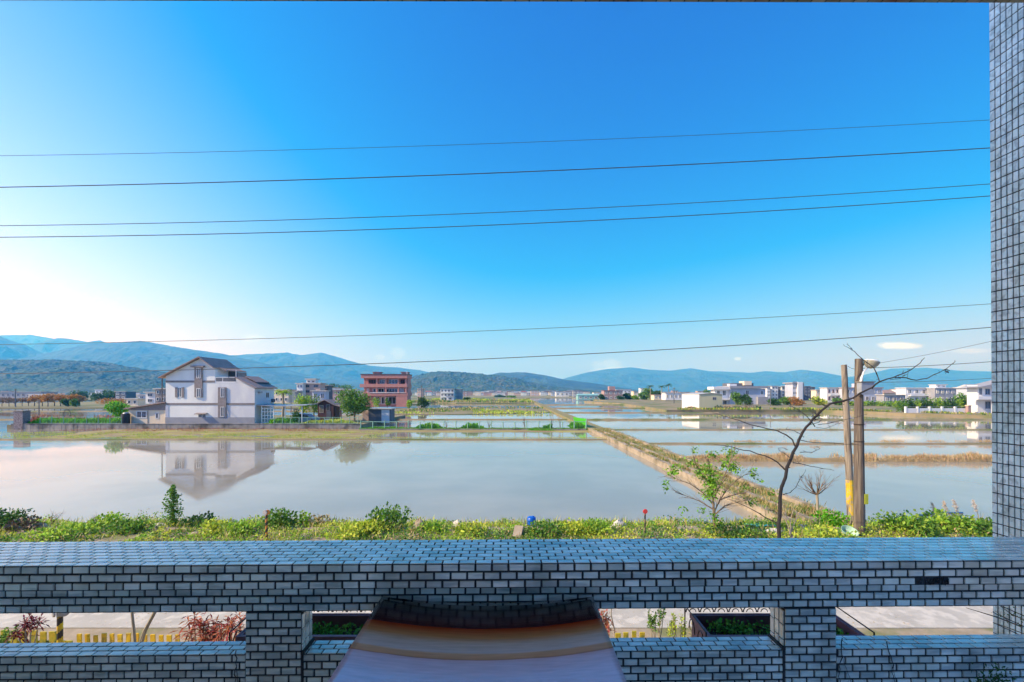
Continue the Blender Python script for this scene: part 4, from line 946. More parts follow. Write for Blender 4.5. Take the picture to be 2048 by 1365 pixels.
# --- red-brown tiled villa
D3 = 170
def bx(px): return xat(px, D3)
def bz(py): return zat(py, D3)
rb = thing('brick_villa', (bx(772), D3+5, .3), 'three-storey dark pink tiled villa with a wide flat roof and stacked balconies', 'house')
e = D3+6.5
g = MB(); g.box(bx(727), bx(814), D3+1.6, e, .3, bz(757)); g.build('wall', 'brick', rb)
g = MB(); g.box(bx(720.5), bx(815), D3-.6, e+.3, bz(775), bz(768.5)); g.build('balcony_parapet', 'brick', rb)
g = MB(); g.box(bx(727), bx(816), D3-.6, e+.3, bz(792), bz(785.5)); g.build('balcony_parapet', 'brick', rb)
g = MB(); g.box(bx(723.6), bx(815.5), D3-1, e+.5, bz(757), bz(750)); g.build('roof', 'brick', rb)
g = MB(); g.box(bx(722.5), bx(816.5), D3-1.2, e+.7, bz(750)+.003, bz(748.6)); g.build('roof_edge', 'roofdark', rb)
for a, b in ((743,757), (800,813)):
    g = MB(); g.box(bx(a), bx(b), D3+2, D3+5, bz(748.6), bz(745)); g.build('rooftop_box', 'brick', rb)
    g = MB(); g.box(bx(a)-.3, bx(b)+.3, D3+1.8, D3+5.2, bz(745)+.002, bz(743.8)); g.build('rooftop_slab', 'brick_dark', rb)
for px in (730, 754, 772, 797, 812):
    for (zt_, zb_) in ((757,768.5), (775,785.5), (792,811)):
        if zt_ == 792 and px in (754, 797): continue
        g = MB(); g.box(bx(px)-.3, bx(px)+.3, D3-.4, D3+.2, bz(zb_), bz(zt_)); g.build('column', 'brick', rb)
for (a, b, c, d, m_) in ((734,750,759,768,'opening'),(757,770,759,768,'glass'),(775,794,759,768,'glass'),(799,811,759,768,'opening')):
    win(rb, bx(a), bx(b), bz(d), bz(c), D3+1.6, mull=2, ft=.16, pane=m_, frame='brick_dark' if m_ == 'opening' else 'white')
for (a, b) in ((731,736),(743,766),(770,793),(797,806)): win(rb, bx(a), bx(b), bz(785.3), bz(777), D3+1.6, mull=3 if b-a > 10 else 1, ft=.2, pane='bluewhite' if b-a < 10 else 'glass')
for (a, b) in ((745,758),(760,772),(774,790)): win(rb, bx(a), bx(b), bz(809), bz(794), D3+1.6, mull=1, ft=.18, frame='white', pane='opening')
g = MB(); g.box(bx(793), bx(815), D3-.5, D3+1.5, .3, bz(792)-.002); g.build('porch_wall', 'brick', rb)
g = MB(); g.tube([(bx(740),D3-.7,bz(786)),(bx(812),D3-.7,bz(786))], .1, 5); g.build('hand_rail', 'white', rb)
g = MB(); g.tube([(bx(813),D3+1,bz(749)),(bx(813),D3+1,bz(743))], .12, 5); g.build('aerial', 'white', rb)

# generic flat-roofed house
WN = [0]
def house(name, label, px0, px1, yt, ybse, D, depth, wall, floors=2, cols=3, roof='roofmetal', wframe='white', parapet=0.0, group=None, cat='house', zb=None, pitched=False, wins=True, balc=None, side=True, winh=.5, skipw=(), side_m=None):
    x0, x1 = xat(px0, D), xat(px1, D); depth *= .5 if D < 260 else .8; zb = zat(ybse, D) if zb is None else zb; zt = zat(yt, D); y0, y1 = D, D+depth
    t = thing(name, ((x0+x1)/2, D+depth/2, zb), label, cat, group); fh = (zt-zb)/floors; W_ = x1-x0
    g = MB()
    if pitched == 'front':
        zm = zt; zt = zb+(zt-zb)*.78; g.prism([(x0,zb),(x1,zb),(x1,zt),((x0+x1)/2,zm),(x0,zt)], y0, y1); g.build('wall', wall, t)
        roof_slab((x0-.4,zt-.1), ((x0+x1)/2,zm+.05), y0-.5, y1+.3, .25).build('roof', roof, t); roof_slab(((x0+x1)/2+.01,zm+.05), (x1+.4,zt-.1), y0-.5, y1+.3, .25).build('roof', roof, t)
        fh = (zt-zb)/floors
    elif pitched == 'side':
        zm = zt; zt = zb+(zt-zb)*.75; g.box(x0, x1, y0, y1, zb, zt); g.build('wall', wall, t); ym = (y0+y1)/2; g = MB()
        vs = [(x0-.5,y0-.5,zt+.002),(x1+.5,y0-.5,zt+.002),(x1+.5,y1+.5,zt+.002),(x0-.5,y1+.5,zt+.002),(x0+.8,ym,zm),(x1-.8,ym,zm)]
        g.add(vs, [(3,2,1,0),(0,1,5,4),(1,2,5),(2,3,4,5),(3,0,4)]); g.build('roof', roof, t); fh = (zt-zb)/floors
    else:
        g.box(x0, x1, y0, y1, zb, zt); g.build('wall', wall, t)
        g = MB(); g.box(x0-.35, x1+.35, y0-.45, y1+.3, zt+.003, zt+.28); g.build('roof', roof, t)
    if parapet: g = MB(); g.box(x0+W_*.3, x0+W_*.62, y0+1, y0+depth*.6, zt+.283, zt+parapet); g.build('roof_room', wall, t)
    if wins:
        for f in range(floors):
            for c in range(cols):
                if (f, c) in skipw: continue
                cx_ = x0+W_*(c+.5)/cols; ww = W_/cols*.5; wz = zb+fh*f+fh*.3
                win(t, cx_-ww/2, cx_+ww/2, wz, wz+fh*winh, y0, frame=wframe, mull=1 if ww > 1 else 0, ft=max(.07, D*.0007), proud=.12)
    if balc:
        for f in balc:
            g = MB(); z = zb+fh*f; g.box(x0+W_*.08, x1-W_*.08, y0-1.3, y0-.003, z-.12, z+.08); g.box(x0+W_*.08, x1-W_*.08, y0-1.3, y0-1.15, z+.083, z+.9); g.build('balcony', wall if not side_m else side_m, t)
    return t, (x0, x1, y0, y1, zb, zt)

house('pink_house', 'narrow salmon pink house with a white upper box beyond the carport', 606, 640.5, 768, 800, 135, 7, 'pinkhouse', 3, 2, skipw=((1,1),), parapet=0, wframe='greybrown')
t, b_ = house('stair_tower', 'pale box tower on top of the salmon pink house', 613, 631, 759.5, 767, 136, 4, 'white', 1, 2, wframe='greybrown', winh=.35)
house('white_house', 'narrow pale grey house close beside the salmon pink house', 593.5, 605.5, 768.5, 800, 133, 6, 'white', 3, 2, wframe='bluewhite')
house('grey_house', 'dark slate-grey house right of the salmon pink house', 641, 656, 772, 800, 140, 7, 'grey_dark', 3, 2)
house('brown_house', 'brown low house with a flat roof left of the dark pink villa', 659, 681, 781, 802, 165, 7, 'brownpink', 2, 3)
house('white_house', 'low white house with a pale flat roof just left of the dark pink villa', 681.5, 712, 780, 800, 185, 7, 'white', 2, 4)
house('beige_house', 'beige low house behind the palm just right of the white gabled house', 549, 577, 781, 806, 120, 7, 'cream', 2, 3)
house('grey_house', 'dark low house between the beige house and the pink house', 577.5, 593, 784, 804, 128, 7, 'grey', 2, 2)
house('terrace_house', 'grey lean-to below the salmon pink house with pale walls', 624, 652, 783, 803, 126, 4, 'bluewhite', 1, 2)
# left of the white house
house('grey_house', 'grey house with a dark garage opening behind the cream annex', 291, 310, 786, 808, 118, 8, 'white', 2, 1, winh=.6)
house('beige_house', 'tall beige block close against the left edge of the white gabled house', 311, 331, 779, 806, 112, 8, 'greybrown', 2, 2)
house('small_house', 'small pale house with a flat white roof left of the grey house with the garage', 253, 276, 799, 812, 125, 6, 'cream', 1, 2)
house('teal_house', 'small pale teal house between the two grey buildings left of the gabled house', 276.5, 290.5, 791, 808, 140, 7, 'bluewhite', 2, 1)
t, _ = house('greenhouse', 'long low grey greenhouse range at the far left under the hill', -60, 82, 785, 797, 300, 14, 'grey', 1, 14, roof='roofmetal', wframe='metalgrey', cat='greenhouse')
house('farm_shed', 'long low pale farm shed behind the row of orange trees', 57, 101, 789.5, 800, 262, 9, 'cream', 1, 6, cat='shed', roof='white_bright')
house('farm_house', 'low white farmhouse roof showing among dark trees left of the gabled house', 190, 206, 780, 800, 330, 10, 'white_bright', 2, 2)
house('farm_house', 'dark bluish low house right of the dark trees', 230, 252, 784, 800, 300, 10, 'grey_dark', 2, 2)
fp = thing('flowering_hedge', (xat(225,150), 150, .3), 'low hedge of red and orange flowers left of the cream annex', 'hedge')
c = MB(); random.seed(4)
for k in range(5): leaf_blob(c, at(203+k*10.5, 803, 150), (2.0,.9,.95), 240, .42, seed=k)
c.build('foliage', 'leaf_orange', fp)

# right-hand side
wa = thing('warehouse', (xat(1405,137), 142, .7), 'plain cream-white metal warehouse with one window by the water', 'warehouse')
D4 = 137; x0, xm, x1 = xat(1399,D4), xat(1422,D4), xat(1444.5,D4); yb4 = D4+12.6
g = MB(); z_e = zat(789.5,D4); z_p = zat(787,D4)
g.prism([(x0,.4),(x1,.4),(x1,z_e),(xm,z_p),(x0,z_e)], D4, yb4); g.build('wall', 'olive', wa)
# the left flank's sunlight is painted as a lighter colour; it runs back and slightly outwards
g = MB(); xb4 = xat(1365,yb4-.3); g.slab([(x0-.005,D4+.01),(xb4,yb4),(xb4-.12,yb4-.1),(x0-.12,D4-.05)][::-1], .4, z_e+.02)
g.build('side_wall', 'white_bright', wa)
g = MB(); g.add([(x0-.25,D4-.25,z_e+.04),(xm,D4-.25,z_p+.06),(xm-1.2,yb4,z_p+.06),(xb4-.3,yb4,z_e+.04),(x0-.25,D4-.25,z_e+.14),(xm,D4-.25,z_p+.18),(xm-1.2,yb4,z_p+.18),(xb4-.3,yb4,z_e+.14)], [(0,3,2,1),(4,5,6,7),(0,1,5,4),(1,2,6,5),(2,3,7,6),(3,0,4,7)])
g.build('roof', 'roofmetal', wa)
g = MB(); g.add([(xm+.001,D4-.25,z_p+.06),(x1+.2,D4-.25,z_e+.04),(x1+.2,yb4,z_e+.04),(xm-1.199,yb4,z_p+.06),(xm+.001,D4-.25,z_p+.18),(x1+.2,D4-.25,z_e+.14),(x1+.2,yb4,z_e+.14),(xm-1.199,yb4,z_p+.18)], [(0,3,2,1),(4,5,6,7),(0,1,5,4),(1,2,6,5),(2,3,7,6),(3,0,4,7)])
g.build('roof', 'roofmetal', wa)
win(wa, xat(1425,D4), xat(1432.5,D4), zat(800.5,D4), zat(794.5,D4), D4, frame='grey', ft=.12, mull=1)
# modern white villa, the shade on its front painted in slate-blue
D5 = 190
mv = thing('modern_villa', (xat(1480,D5), D5+5, .7), 'modern two-storey villa with white terraces and a shaded blue-grey front behind the warehouse', 'house')
X5 = lambda p: xat(p, D5); Z5 = lambda p: zat(p, D5)
g = MB(); g.box(X5(1460), X5(1531), D5, D5+11, .7, Z5(778)); g.build('wall', 'bluewhite', mv)
g = MB(); g.box(X5(1432), X5(1459.7), D5+1, D5+5, .7, Z5(775)); g.build('side_wing', 'white_bright', mv)
g = MB(); g.box(X5(1426), X5(1461), D5-.6, D5+5.4, Z5(779.5), Z5(774)); g.build('terrace_fascia', 'white_bright', mv)
g = MB(); g.box(X5(1430), X5(1459), D5-.6, D5+.9, Z5(800.5), Z5(796)); g.build('balcony', 'white_bright', mv)
g = MB(); g.box(X5(1458), X5(1533), D5-.9, D5+11.5, Z5(777.5)+.01, Z5(772.5)); g.build('roof', 'grey', mv)
g = MB(); g.box(X5(1465), X5(1512), D5+2, D5+9, Z5(772.5)+.01, Z5(766.5)); g.build('roof_room', 'grey_dark', mv)
g = MB(); g.box(X5(1461), X5(1476), D5+1, D5+2.9, Z5(772.5)+.02, Z5(768.3)); g.build('roof_parapet', 'white_bright', mv)
g = MB(); g.box(X5(1490), X5(1505), D5+.6, D5+5, Z5(771), Z5(762.5)); g.build('stair_room', 'cream', mv)
g = MB(); g.box(X5(1513), X5(1533), D5-1.2, D5-.001, Z5(813), Z5(794)); g.build('porch', 'grey', mv)
for (a, b, c_, d_) in ((1436,1442,781,792),(1447,1454,781,792),(1468,1474,782,790),(1491,1498,781,790),(1521,1527,782,790),(1436,1444,801,811),(1448,1456,801,811)):
    win(mv, X5(a), X5(b), Z5(d_), Z5(c_), D5 if a > 1460 else D5+1, mull=1, ft=.16, pane='glass' if a < 1460 else 'grey_dark')
# modern apartment row behind
for i, (a, b, yt, lab, wl_) in enumerate(((1534,1541,774,'narrow white end bay of the apartment row','white_bright'),(1543.5,1556,773,'white apartment block with a slate side panel right of the modern villa','white_bright'),(1563,1576,774,'white framed apartment block with dark balconies beside the pale tower','white'),(1577,1590,772.5,'dark-windowed apartment block directly left of the pale tower','grey'),(1609,1621,773.5,'dark slate apartment block directly right of the pale tower','grey_dark'),(1622,1630,775,'last dark slate apartment block of the row','grey_dark'))):
    house('apartment_block', lab, a, b, yt, 801, 282+i*3, 9, wl_, 4, 2, roof='grey', wframe='grey', group='modern apartment blocks')
    if i in (1, 2): 
        t, _ = house('apartment_block', 'slate-grey flank bay of the apartment row, number two' if 0 else ('slate-grey narrow bay between the white apartment blocks' if i == 1 else 'grey narrow bay with balconies left of the dark-windowed block'), b+.5, b+6, yt+1.5, 801, 286+i*3, 8, 'grey_dark', 4, 1, roof='grey', wframe='grey', group='modern apartment blocks')
t = thing('apartment_tower', (xat(1598,278), 281, .7), 'tall pale tower with a dark flank in the middle of the apartment row', 'tower')
g = MB(); g.box(xat(1585.5,278), xat(1600,278), 278, 286, .7, zat(767.5,278)); g.build('wall', 'bluewhite', t)
g = MB(); g.box(xat(1593,278), xat(1602.5,278), 276.5, 277.9, .7, zat(764.5,278)); g.build('stair_shaft', 'white_bright', t)
g = MB(); g.box(xat(1603,278), xat(1608,278), 278, 285, .7, zat(765.5,278)); g.build('side_shaft', 'grey', t)
g = MB(); g.box(xat(1582.5,278), xat(1594,278), 276.8, 287, zat(767.5,278)+.01, zat(765,278)); g.build('roof', 'grey', t)
for k in range(4):
    for c_ in range(2): win(t, xat(1586.5+c_*4,278), xat(1589.3+c_*4,278), .7+3.2*k+.9, .7+3.2*k+2.4, 278, frame='grey', mull=0, ft=.2)
# houses behind the poles
house('white_house', 'white flat-roofed house with a columned porch just left of the two poles', 1654, 1687, 776.5, 805, 200, 9, 'white_bright', 2, 4, roof='roofmetal', balc=(1,), wframe='brownpink')
house('beige_house', 'small cream house left of the columned white house', 1632, 1653, 781, 801, 240, 8, 'cream', 2, 3)
house('grey_house', 'wide pale grey two-storey house right behind the two poles', 1690, 1765, 776.5, 805, 196, 9, 'bluewhite', 2, 6, roof='brownpink', parapet=2.0)
house('grey_house', 'low dark slate house with a brown roof right of the wide pale grey house', 1768, 1811, 791, 807, 185, 8, 'grey', 1, 3, roof='roofmetal')
house('brown_house', 'brown hipped roof rising behind the low slate house', 1768, 1792, 780, 792, 205, 8, 'cream', 1, 2, roof='roofbrown', pitched='side', zb=.7)
t, _ = house('white_villa', 'long white villa with a stepped roof behind the hedge left of the pillar', 1812, 1869, 777, 807, 190, 10, 'white_bright', 2, 4, roof='white_bright', balc=(1,))
t, _ = house('grey_villa', 'dark-fronted wing with a bright white roof box next to the long white villa', 1870, 1921, 777, 807, 186, 10, 'grey', 2, 5, roof='white_bright', parapet=0)
t, _ = house('roof_room', 'bright white box room on the roof of the dark-fronted wing', 1872, 1892, 770.5, 776, 188, 6, 'white_bright', 1, 2, cat='roof room')
house('orange_house', 'small orange-walled house between the dark-fronted wing and the corner villa', 1922, 1935, 776, 798, 205, 7, 'pinkhouse', 2, 2)
house('grey_villa', 'pale grey hipped-roof house behind the corner villa', 1936, 1972, 769, 800, 150, 8, 'bluewhite', 2, 3, roof='roofmetal', pitched='side')
# corner villa beside the pillar
D6 = 112; X6 = lambda p: xat(p, D6); Z6 = lambda p: zat(p, D6)
cv = thing('corner_villa', (X6(1975), D6+4, .7), 'bright white two-storey villa with a wide balcony cut off by the pillar', 'house')
g = MB(); g.box(X6(1955), X6(2040), D6, D6+2.6, .7, Z6(771)); g.build('wall', 'white_bright', cv)
g = MB(); g.box(X6(1940), X6(2040), D6-2, D6-.003, Z6(799.5), Z6(793)); g.build('balcony', 'white_bright', cv)
g = MB(); g.prism([(X6(1942),Z6(775.5)),(X6(2050),Z6(775.5)),(X6(2020),Z6(757)),(X6(1985),Z6(766))], D6-1.5, D6+3); g.build('roof', 'grey', cv)
g = MB(); g.box(X6(1983), X6(2040), D6-2.4, D6-1.51, Z6(765), Z6(763)); g.build('roof_edge', 'white_bright', cv)
for px in (1970,1983): g = MB(); g.box(X6(px)-.15, X6(px)+.15, D6-1.9, D6-1.6, .7, Z6(776) if px == 1983 else Z6(799.6)); g.build('column', 'white_bright', cv)
for (a, b, c_, d_) in ((1958,1964,777,790),(1970,1980,778,790),(1970,1981,803,818),(1984,1996,803,818)): win(cv, X6(a), X6(b), Z6(d_), Z6(c_), D6, frame='grey', ft=.12, mull=1)
# white garden wall
gw = thing('garden_wall', (xat(1872,112), 112, .6), 'low white garden wall with small square piers in front of the hedge', 'wall')
g = MB(); g.box(xat(1812,112), xat(1935,112), 112, 112.3, .5, zat(817,112)); g.build('wall_body', 'white_bright', gw)
for k, px in enumerate((1812.5,1836,1860,1885,1911)): g = MB(); x = xat(px,112); g.box(x-.2, x+.2, 111.93, 112.37, .5, zat(813.5,112)); g.build('pier', 'white_bright', gw)
g = MB(); g.box(xat(1812.5,112), xat(1934,112), 112.12, 112.18, zat(817,112)+.35, zat(817,112)+.42); g.build('top_rail', 'grey', gw)
gq = thing('gate_pillar', (xat(1937,111.5), 111.5, .6), 'red-brown square gate pillar at the end of the white garden wall', 'gatepost')
g = MB(); x = xat(1937,111.5); g.box(x-.35, x+.35, 111.2, 111.9, .5, zat(812,111.5)); g.build('shaft', 'brownpink', gq)
g = MB(); g.box(x-.42, x+.42, 111.12, 111.98, zat(812,111.5)+.002, zat(811,111.5)+.05); g.build('cap', 'cream', gq)
# middle distance right of the path
house('teal_house', 'long low pale teal shed with a hipped roof at the far edge of the water', 1156, 1197, 788, 800.5, 325, 12, 'teal', 1, 4, roof='teal', pitched='side', cat='shed')
house('brick_house', 'two-storey brownish pink house with small square windows right of the teal shed', 1208, 1245, 782, 801, 318, 12, 'brownpink', 2, 4, roof='brick_dark', parapet=3.2)
house('white_house', 'low wide white house behind the small brownish pink house', 1232, 1262, 780, 797, 420, 12, 'white', 2, 4)
house('yellow_house', 'narrow cream and yellow house between two dark green trees', 1267, 1273, 783, 799, 330, 8, 'cream', 3, 1)
house('white_house', 'tiny white house above the trees left of the palms', 1281, 1289, 777, 797, 440, 8, 'white_bright', 3, 1)
house('farm_shed', 'pale pink roofed low shed left of the warehouse', 1308, 1331, 790.5, 800.5, 290, 8, 'cream', 1, 3, roof='brownpink', cat='shed')
house('white_house', 'long low white shed close behind the warehouse', 1331, 1372, 786.5, 800.5, 265, 9, 'white_bright', 1, 5, roof='roofmetal', cat='shed')
t, _ = house('grey_house', 'modern pale grey house with green glass right of the dark pink villa', 881, 908, 778.5, 803, 290, 10, 'white', 3, 4, roof='grey', balc=(1,2), wframe='grey')
house('grey_house', 'dark grey house joined to the modern pale house', 909, 923, 779.5, 802, 296, 10, 'grey', 3, 2, roof='grey')
house('white_garage', 'small white garage in front of the modern pale house', 893, 907, 793.5, 803, 262, 6, 'white_bright', 1, 1, cat='garage')
house('pink_house', 'narrow pink house just right of the dark pink villa', 835, 845, 778, 801, 300, 8, 'pinkhouse', 3, 2)
# far town
random.seed(42)
walls = ['white','white_bright','cream','pinkhouse','bluewhite','grey','brownpink','white','cream']; wn_lab = {'white':'white','white_bright':'bright white','cream':'cream','pinkhouse':'pink','bluewhite':'pale blue','grey':'grey','brownpink':'brown','olive':'olive'}
rl = {'roofmetal':'pale','roofbrown':'brown','grey':'grey','brick_dark':'red'}
def town(pxa, pxb, n, Da, Db, where, hmin=6, hmax=13, g=None):
    for i in range(n):
        D = random.uniform(Da, Db); px = pxa+(pxb-pxa)*(i+random.random())/n; H = random.uniform(hmin, hmax); W_ = random.uniform(8, 17); wl_ = random.choice(walls); rf = random.choice(list(rl))
        fl = max(1, int(H/3.2)); pt = random.random() < .3
        x0 = xat(px, D)-W_/2; x1 = x0+W_
        lab = f"{['one','two','three','four','five'][fl-1]}-storey {wn_lab[wl_]} house with {rl[rf]} {'hipped' if pt else 'flat'} roof, {where}"
        house('town_house', lab, x0/D*F+CX, x1/D*F+CX, zat_inv(.3+H, D), 0, D, 9, wl_, fl, 3, roof=rf, zb=.3, pitched='side' if pt else False, wins=(D < 760), group='houses of the far town', winh=.45)
def zat_inv(z, D): return HY-(z-CZ)*F/D
town(835, 1165, 48, 640, 900, 'below the green hill', 4.5, 8.5)
town(900, 1150, 40, 900, 1350, 'below the green hill', 5, 10)
town(1250, 1420, 14, 520, 800, 'behind the palms', 5, 8)
town(540, 720, 14, 260, 480, 'beyond the timber shed', 5, 9)
town(1120, 1240, 8, 480, 800, 'behind the teal shed', 4, 8)
town(1620, 1990, 16, 330, 560, 'behind the poles', 5, 10)
town(-20, 330, 12, 480, 800, 'below the left hill', 4, 7)
for nm_, px, yt, D, lab in (('lamp_mast', 843, 771, 250, 'thin grey utility pole right of the dark pink villa'), ('lamp_mast', 31, 778, 170, 'thin dark pole standing among the orange trees at far left'), ('lamp_mast', 78, 800, 110, 'short thin dark pole by the mesh fence'), ('lamp_mast', 1348, 776, 210, 'thin dark pole by the long white shed'), ('lamp_mast', 1541, 778, 165, 'pale thin pole in front of the apartment row'), ('lamp_mast', 582, 778, 120, 'thin utility pole behind the palm by the gabled house')):
    b = at(px, 0, D); b.z = .2; t = thing('utility_pole', b, lab, 'pole', 'distant utility poles'); g = MB(); g.tube([b, at(px, yt, D)], [D*.0011, D*.0008], 6); g.build('shaft', 'grey_dark', t)
    g = MB(); p = at(px, yt+2, D); g.box(p.x-D*.003, p.x+D*.003, D-.1, D+.1, p.z-.08, p.z+.08); g.build('crossarm', 'grey_dark', t)
# ------------------------------------------------------------------ overhead lines
def wire(pts, r, label, D=15.0, x0=-1400, x1=3400, n=60):
    (xa,ya),(xb,yb_),(xc,yc) = pts; co_ = np.polyfit([xa,xb,xc],[ya,yb_,yc],2)
    P = [at(px, float(np.polyval(co_, px)), D) for px in np.linspace(x0, x1, n)]
    g = MB(); g.tube(P, r, 5); o = g.build('power_line', 'wire'); tag(o, label, 'power line', 'overhead lines across the sky')
wire([(0,312),(1000,287),(1985,240)], .0075, 'topmost overhead line, thin, crossing the open blue sky')
wire([(0,375),(1000,346),(1985,296)], .016, 'thick overhead line, second from the top')
wire([(0,452),(1000,425),(1985,368)], .012, 'upper of the close pair of overhead lines in mid sky')
wire([(0,475),(1000,450),(1985,392)], .014, 'lower of the close pair of overhead lines in mid sky')
wire([(200,686),(1000,661),(1985,608)], .009, 'thin overhead line just above the mountain tops')
wire([(0,748),(1000,717),(1985,655)], .013, 'lowest long overhead line, passing in front of the mountains and the gabled house')
def span(a, b, r, sag, label):
    g = MB(); P = [a.lerp(b, k/16)+Vector((0,0,-sag*4*(k/16)*(1-k/16))) for k in range(17)]; g.tube(P, r, 5); o = g.build('power_line', 'wire'); tag(o, label, 'power line', 'short lines by the two poles')
DP = 15.5
span(at(1724,737,DP), at(2180,706,DP), .010, .08, 'line running right from the dark pole head to the pillar')
span(at(1755,765,DP+1), at(2150,742,DP+1), .008, .10, 'faint line below the lamp running right behind the bare tree')
span(at(1742,729,DP+.6), at(2150,640,DP), .006, .12, 'thin faint line rising from the lamp to the pillar')
span(at(1696,733,17), at(1714,738,DP), .009, .04, 'short line joining the tops of the two poles')

# ------------------------------------------------------------------ poles and lamp
M['pole_dark'] = mat('weathered_dark_pole', (.09,.07,.055,1), (.16,.125,.095,1), 5, .9, .5, stretch=(5,5,.3), c3=(.22,.18,.13,1), s3=.6)
M['pole_pale'] = mat('weathered_pale_pole', (.37,.31,.235,1), (.25,.21,.165,1), 5, .9, .5, stretch=(5,5,.3), c3=(.14,.11,.08,1), s3=.7)
b = at(1719,0,DP); b.z = .9; t = thing('utility_pole', b, 'dark brown round pole carrying the street lamp and a grey box', 'pole', 'two poles on the verge')
g = MB(); g.tube([b, at(1718,900,DP), at(1717.5,718,DP)], [.175,.15,.115], 14); g.build('shaft', 'pole_dark', t, smooth=False)
g = MB(); c0 = at(1724,777,DP-.1); g.box(c0.x-.22, c0.x+.22, DP-.36, DP-.15, c0.z-.22, c0.z+.2); g.build('meter_box', 'metalgrey', t)
g = MB(); g.box(c0.x-.25, c0.x+.25, DP-.39, DP-.12, c0.z+.202, c0.z+.235); g.build('box_lid', 'concrete', t)
for z in (850, 884):
    g = MB(); p = at(1718, z, DP); g.lathe((p.x,p.y,p.z), [(.158,0),(.158,.03)], 14); g.build('band', 'iron', t)
g = MB(); p = at(1723, 995, DP); g.box(p.x-.03, p.x+.09, DP-.19, DP-.165, p.z-.2, p.z+.15); g.build('notice', 'leaf_yellow', t)
lt = thing('street_lamp', at(1727,765,DP-.1), 'bowl-shaped street lamp on a curved arm at the head of the dark pole', 'street lamp')
g = MB(); g.tube([at(1721,768,DP-.12), at(1723,757,DP-.13), at(1727,744,DP-.14), at(1734,737,DP-.15)], [.045,.04,.032,.026], 8); g.build('arm', 'white', lt)
g = MB(); g.tube([at(1726,732,DP-.05), at(1729,724,DP-.12), at(1734,722,DP-.14)], .02, 6); g.build('brace', 'iron', lt)
hc = at(1740,737,DP-.16); g = MB(); g.lathe((hc.x,hc.y,hc.z), [(.045,0),(.12,.03),(.19,.11),(.235,.21),(.24,.245)], 20)
rot = Matrix.Translation(hc) @ Matrix.Rotation(R(14),4,'Y') @ Matrix.Translation(-hc); g.xf(rot); M['lampgrey'] = mat('lamp_shell', (.38,.36,.27,1), (.3,.29,.22,1), 8, .5); g.build('lamp_shade', 'lampgrey', lt, smooth=True)
g = MB(); g.lathe((hc.x,hc.y,hc.z+.247), [(.23,0),(.2,.035),(.1,.06),(.03,.065)], 20); g.xf(rot); g.build('lamp_cap', 'white_bright', lt, smooth=True)
b = at(1703,0,17); b.z = .7; t = thing('utility_pole', b, 'pale straw-coloured pole with worn yellow paint near its foot', 'pole', 'two poles on the verge')
g = MB(); g.tube([b, at(1699,958,17)], [.135,.125], 12); g.tube([at(1699,958,17), at(1688,730,17)], [.124,.095], 12); g.build('shaft', 'pole_pale', t)
M['pole_yellow'] = mat('worn_yellow_paint', (.78,.52,.02,1), (.66,.42,.03,1), 7, .6, .2, c3=(.5,.38,.22,1), s3=.9)
g = MB(); g.tube([at(1702.4,1030,17), at(1699,960,17)], [.140,.130], 12); g.build('painted_band', 'pole_yellow', t)

# ------------------------------------------------------------------ trees on the verge
random.seed(77)
b = at(1556,1090,13.5); b.z = .95
t = thing('bare_tree', b, 'leafless dark crooked tree leaning right across the two poles', 'tree')
T_D = 13.5
def limb(g, pts, r0, r1, wig=.0, sides=6):
    P = [at(p[0], p[1], T_D+(p[2] if len(p) > 2 else 0)) for p in pts]
    Q = [P[0]]
    for a_, b_ in zip(P, P[1:]): Q += [(a_+b_)/2+rv()*(b_-a_).length*.055, b_]
    P = Q; n = len(P)
    g.tube(P, [r0+(r1-r0)*(i/(n-1)) for i in range(n)], sides)
    for i in range(1, n):                                           # buds and spurs
        if random.random() < .5: g.tube([P[i], P[i]+rv()*random.uniform(.05,.13)], [r1*1.2, .004], 4)
g = MB()
limb(g, [(1556,1092),(1557,1050),(1560,1015),(1563,975),(1574,935),(1586,905),(1598,880),(1612,855),(1626,838)], .058, .034, sides=9)
limb(g, [(1626,838),(1641,823,-.1),(1660,808,-.2),(1685,803,-.3),(1705,797,-.4),(1720,787,-.5),(1745,775,-.6),(1759,764,-.7)], .036, .022, sides=8)
limb(g, [(1759,764,-.7),(1785,756,-.8),(1805,748,-.9),(1822,740,-1),(1840,727,-1.1),(1849,716,-1.2)], .02, .007)
limb(g, [(1790,756,-.8),(1812,756,-.8),(1833,761,-.8),(1855,757,-.9),(1880,745,-1),(1893,738,-1),(1906,727,-1.1),(1910,724,-1.1)], .016, .006)
limb(g, [(1759,764,-.7),(1755,752,-.6),(1748,737,-.6),(1736,727,-.5),(1722,716,-.5),(1710,704,-.4),(1699,697,-.4),(1688,692,-.3)], .016, .005)
limb(g, [(1705,700,-.4),(1698,692,-.4),(1694,686,-.4)], .006, .003); limb(g, [(1780,760,-.8),(1800,758,-.8),(1812,750,-.8),(1818,745,-.8)], .008, .003)
limb(g, [(1660,808,-.2),(1652,816),(1644,808),(1632,802),(1622,797),(1610,791)], .012, .005)
limb(g, [(1630,854),(1618,838,.1),(1605,826,.2),(1594,818,.3),(1583,813,.3)], .014, .006); limb(g, [(1583,813,.3),(1570,808,.3),(1560,804,.3)], .006, .004)
limb(g, [(1590,893),(1585,880,.1),(1572,870,.2),(1555,862,.3),(1535,858,.4),(1515,853,.5),(1490,846,.6),(1465,838,.7),(1445,832,.8),(1425,826,.9)], .024, .006)
limb(g, [(1608,875),(1600,868,.1),(1588,862,.2),(1572,859,.3)], .012, .006)
limb(g, [(1572,942),(1555,925,.1),(1530,912,.2),(1500,902,.3),(1475,898,.4),(1450,892,.4),(1430,890,.5)], .022, .007)
limb(g, [(1560,1050),(1530,1035,.2),(1505,1020,.3),(1480,1008,.4),(1455,998,.5)], .02, .006)
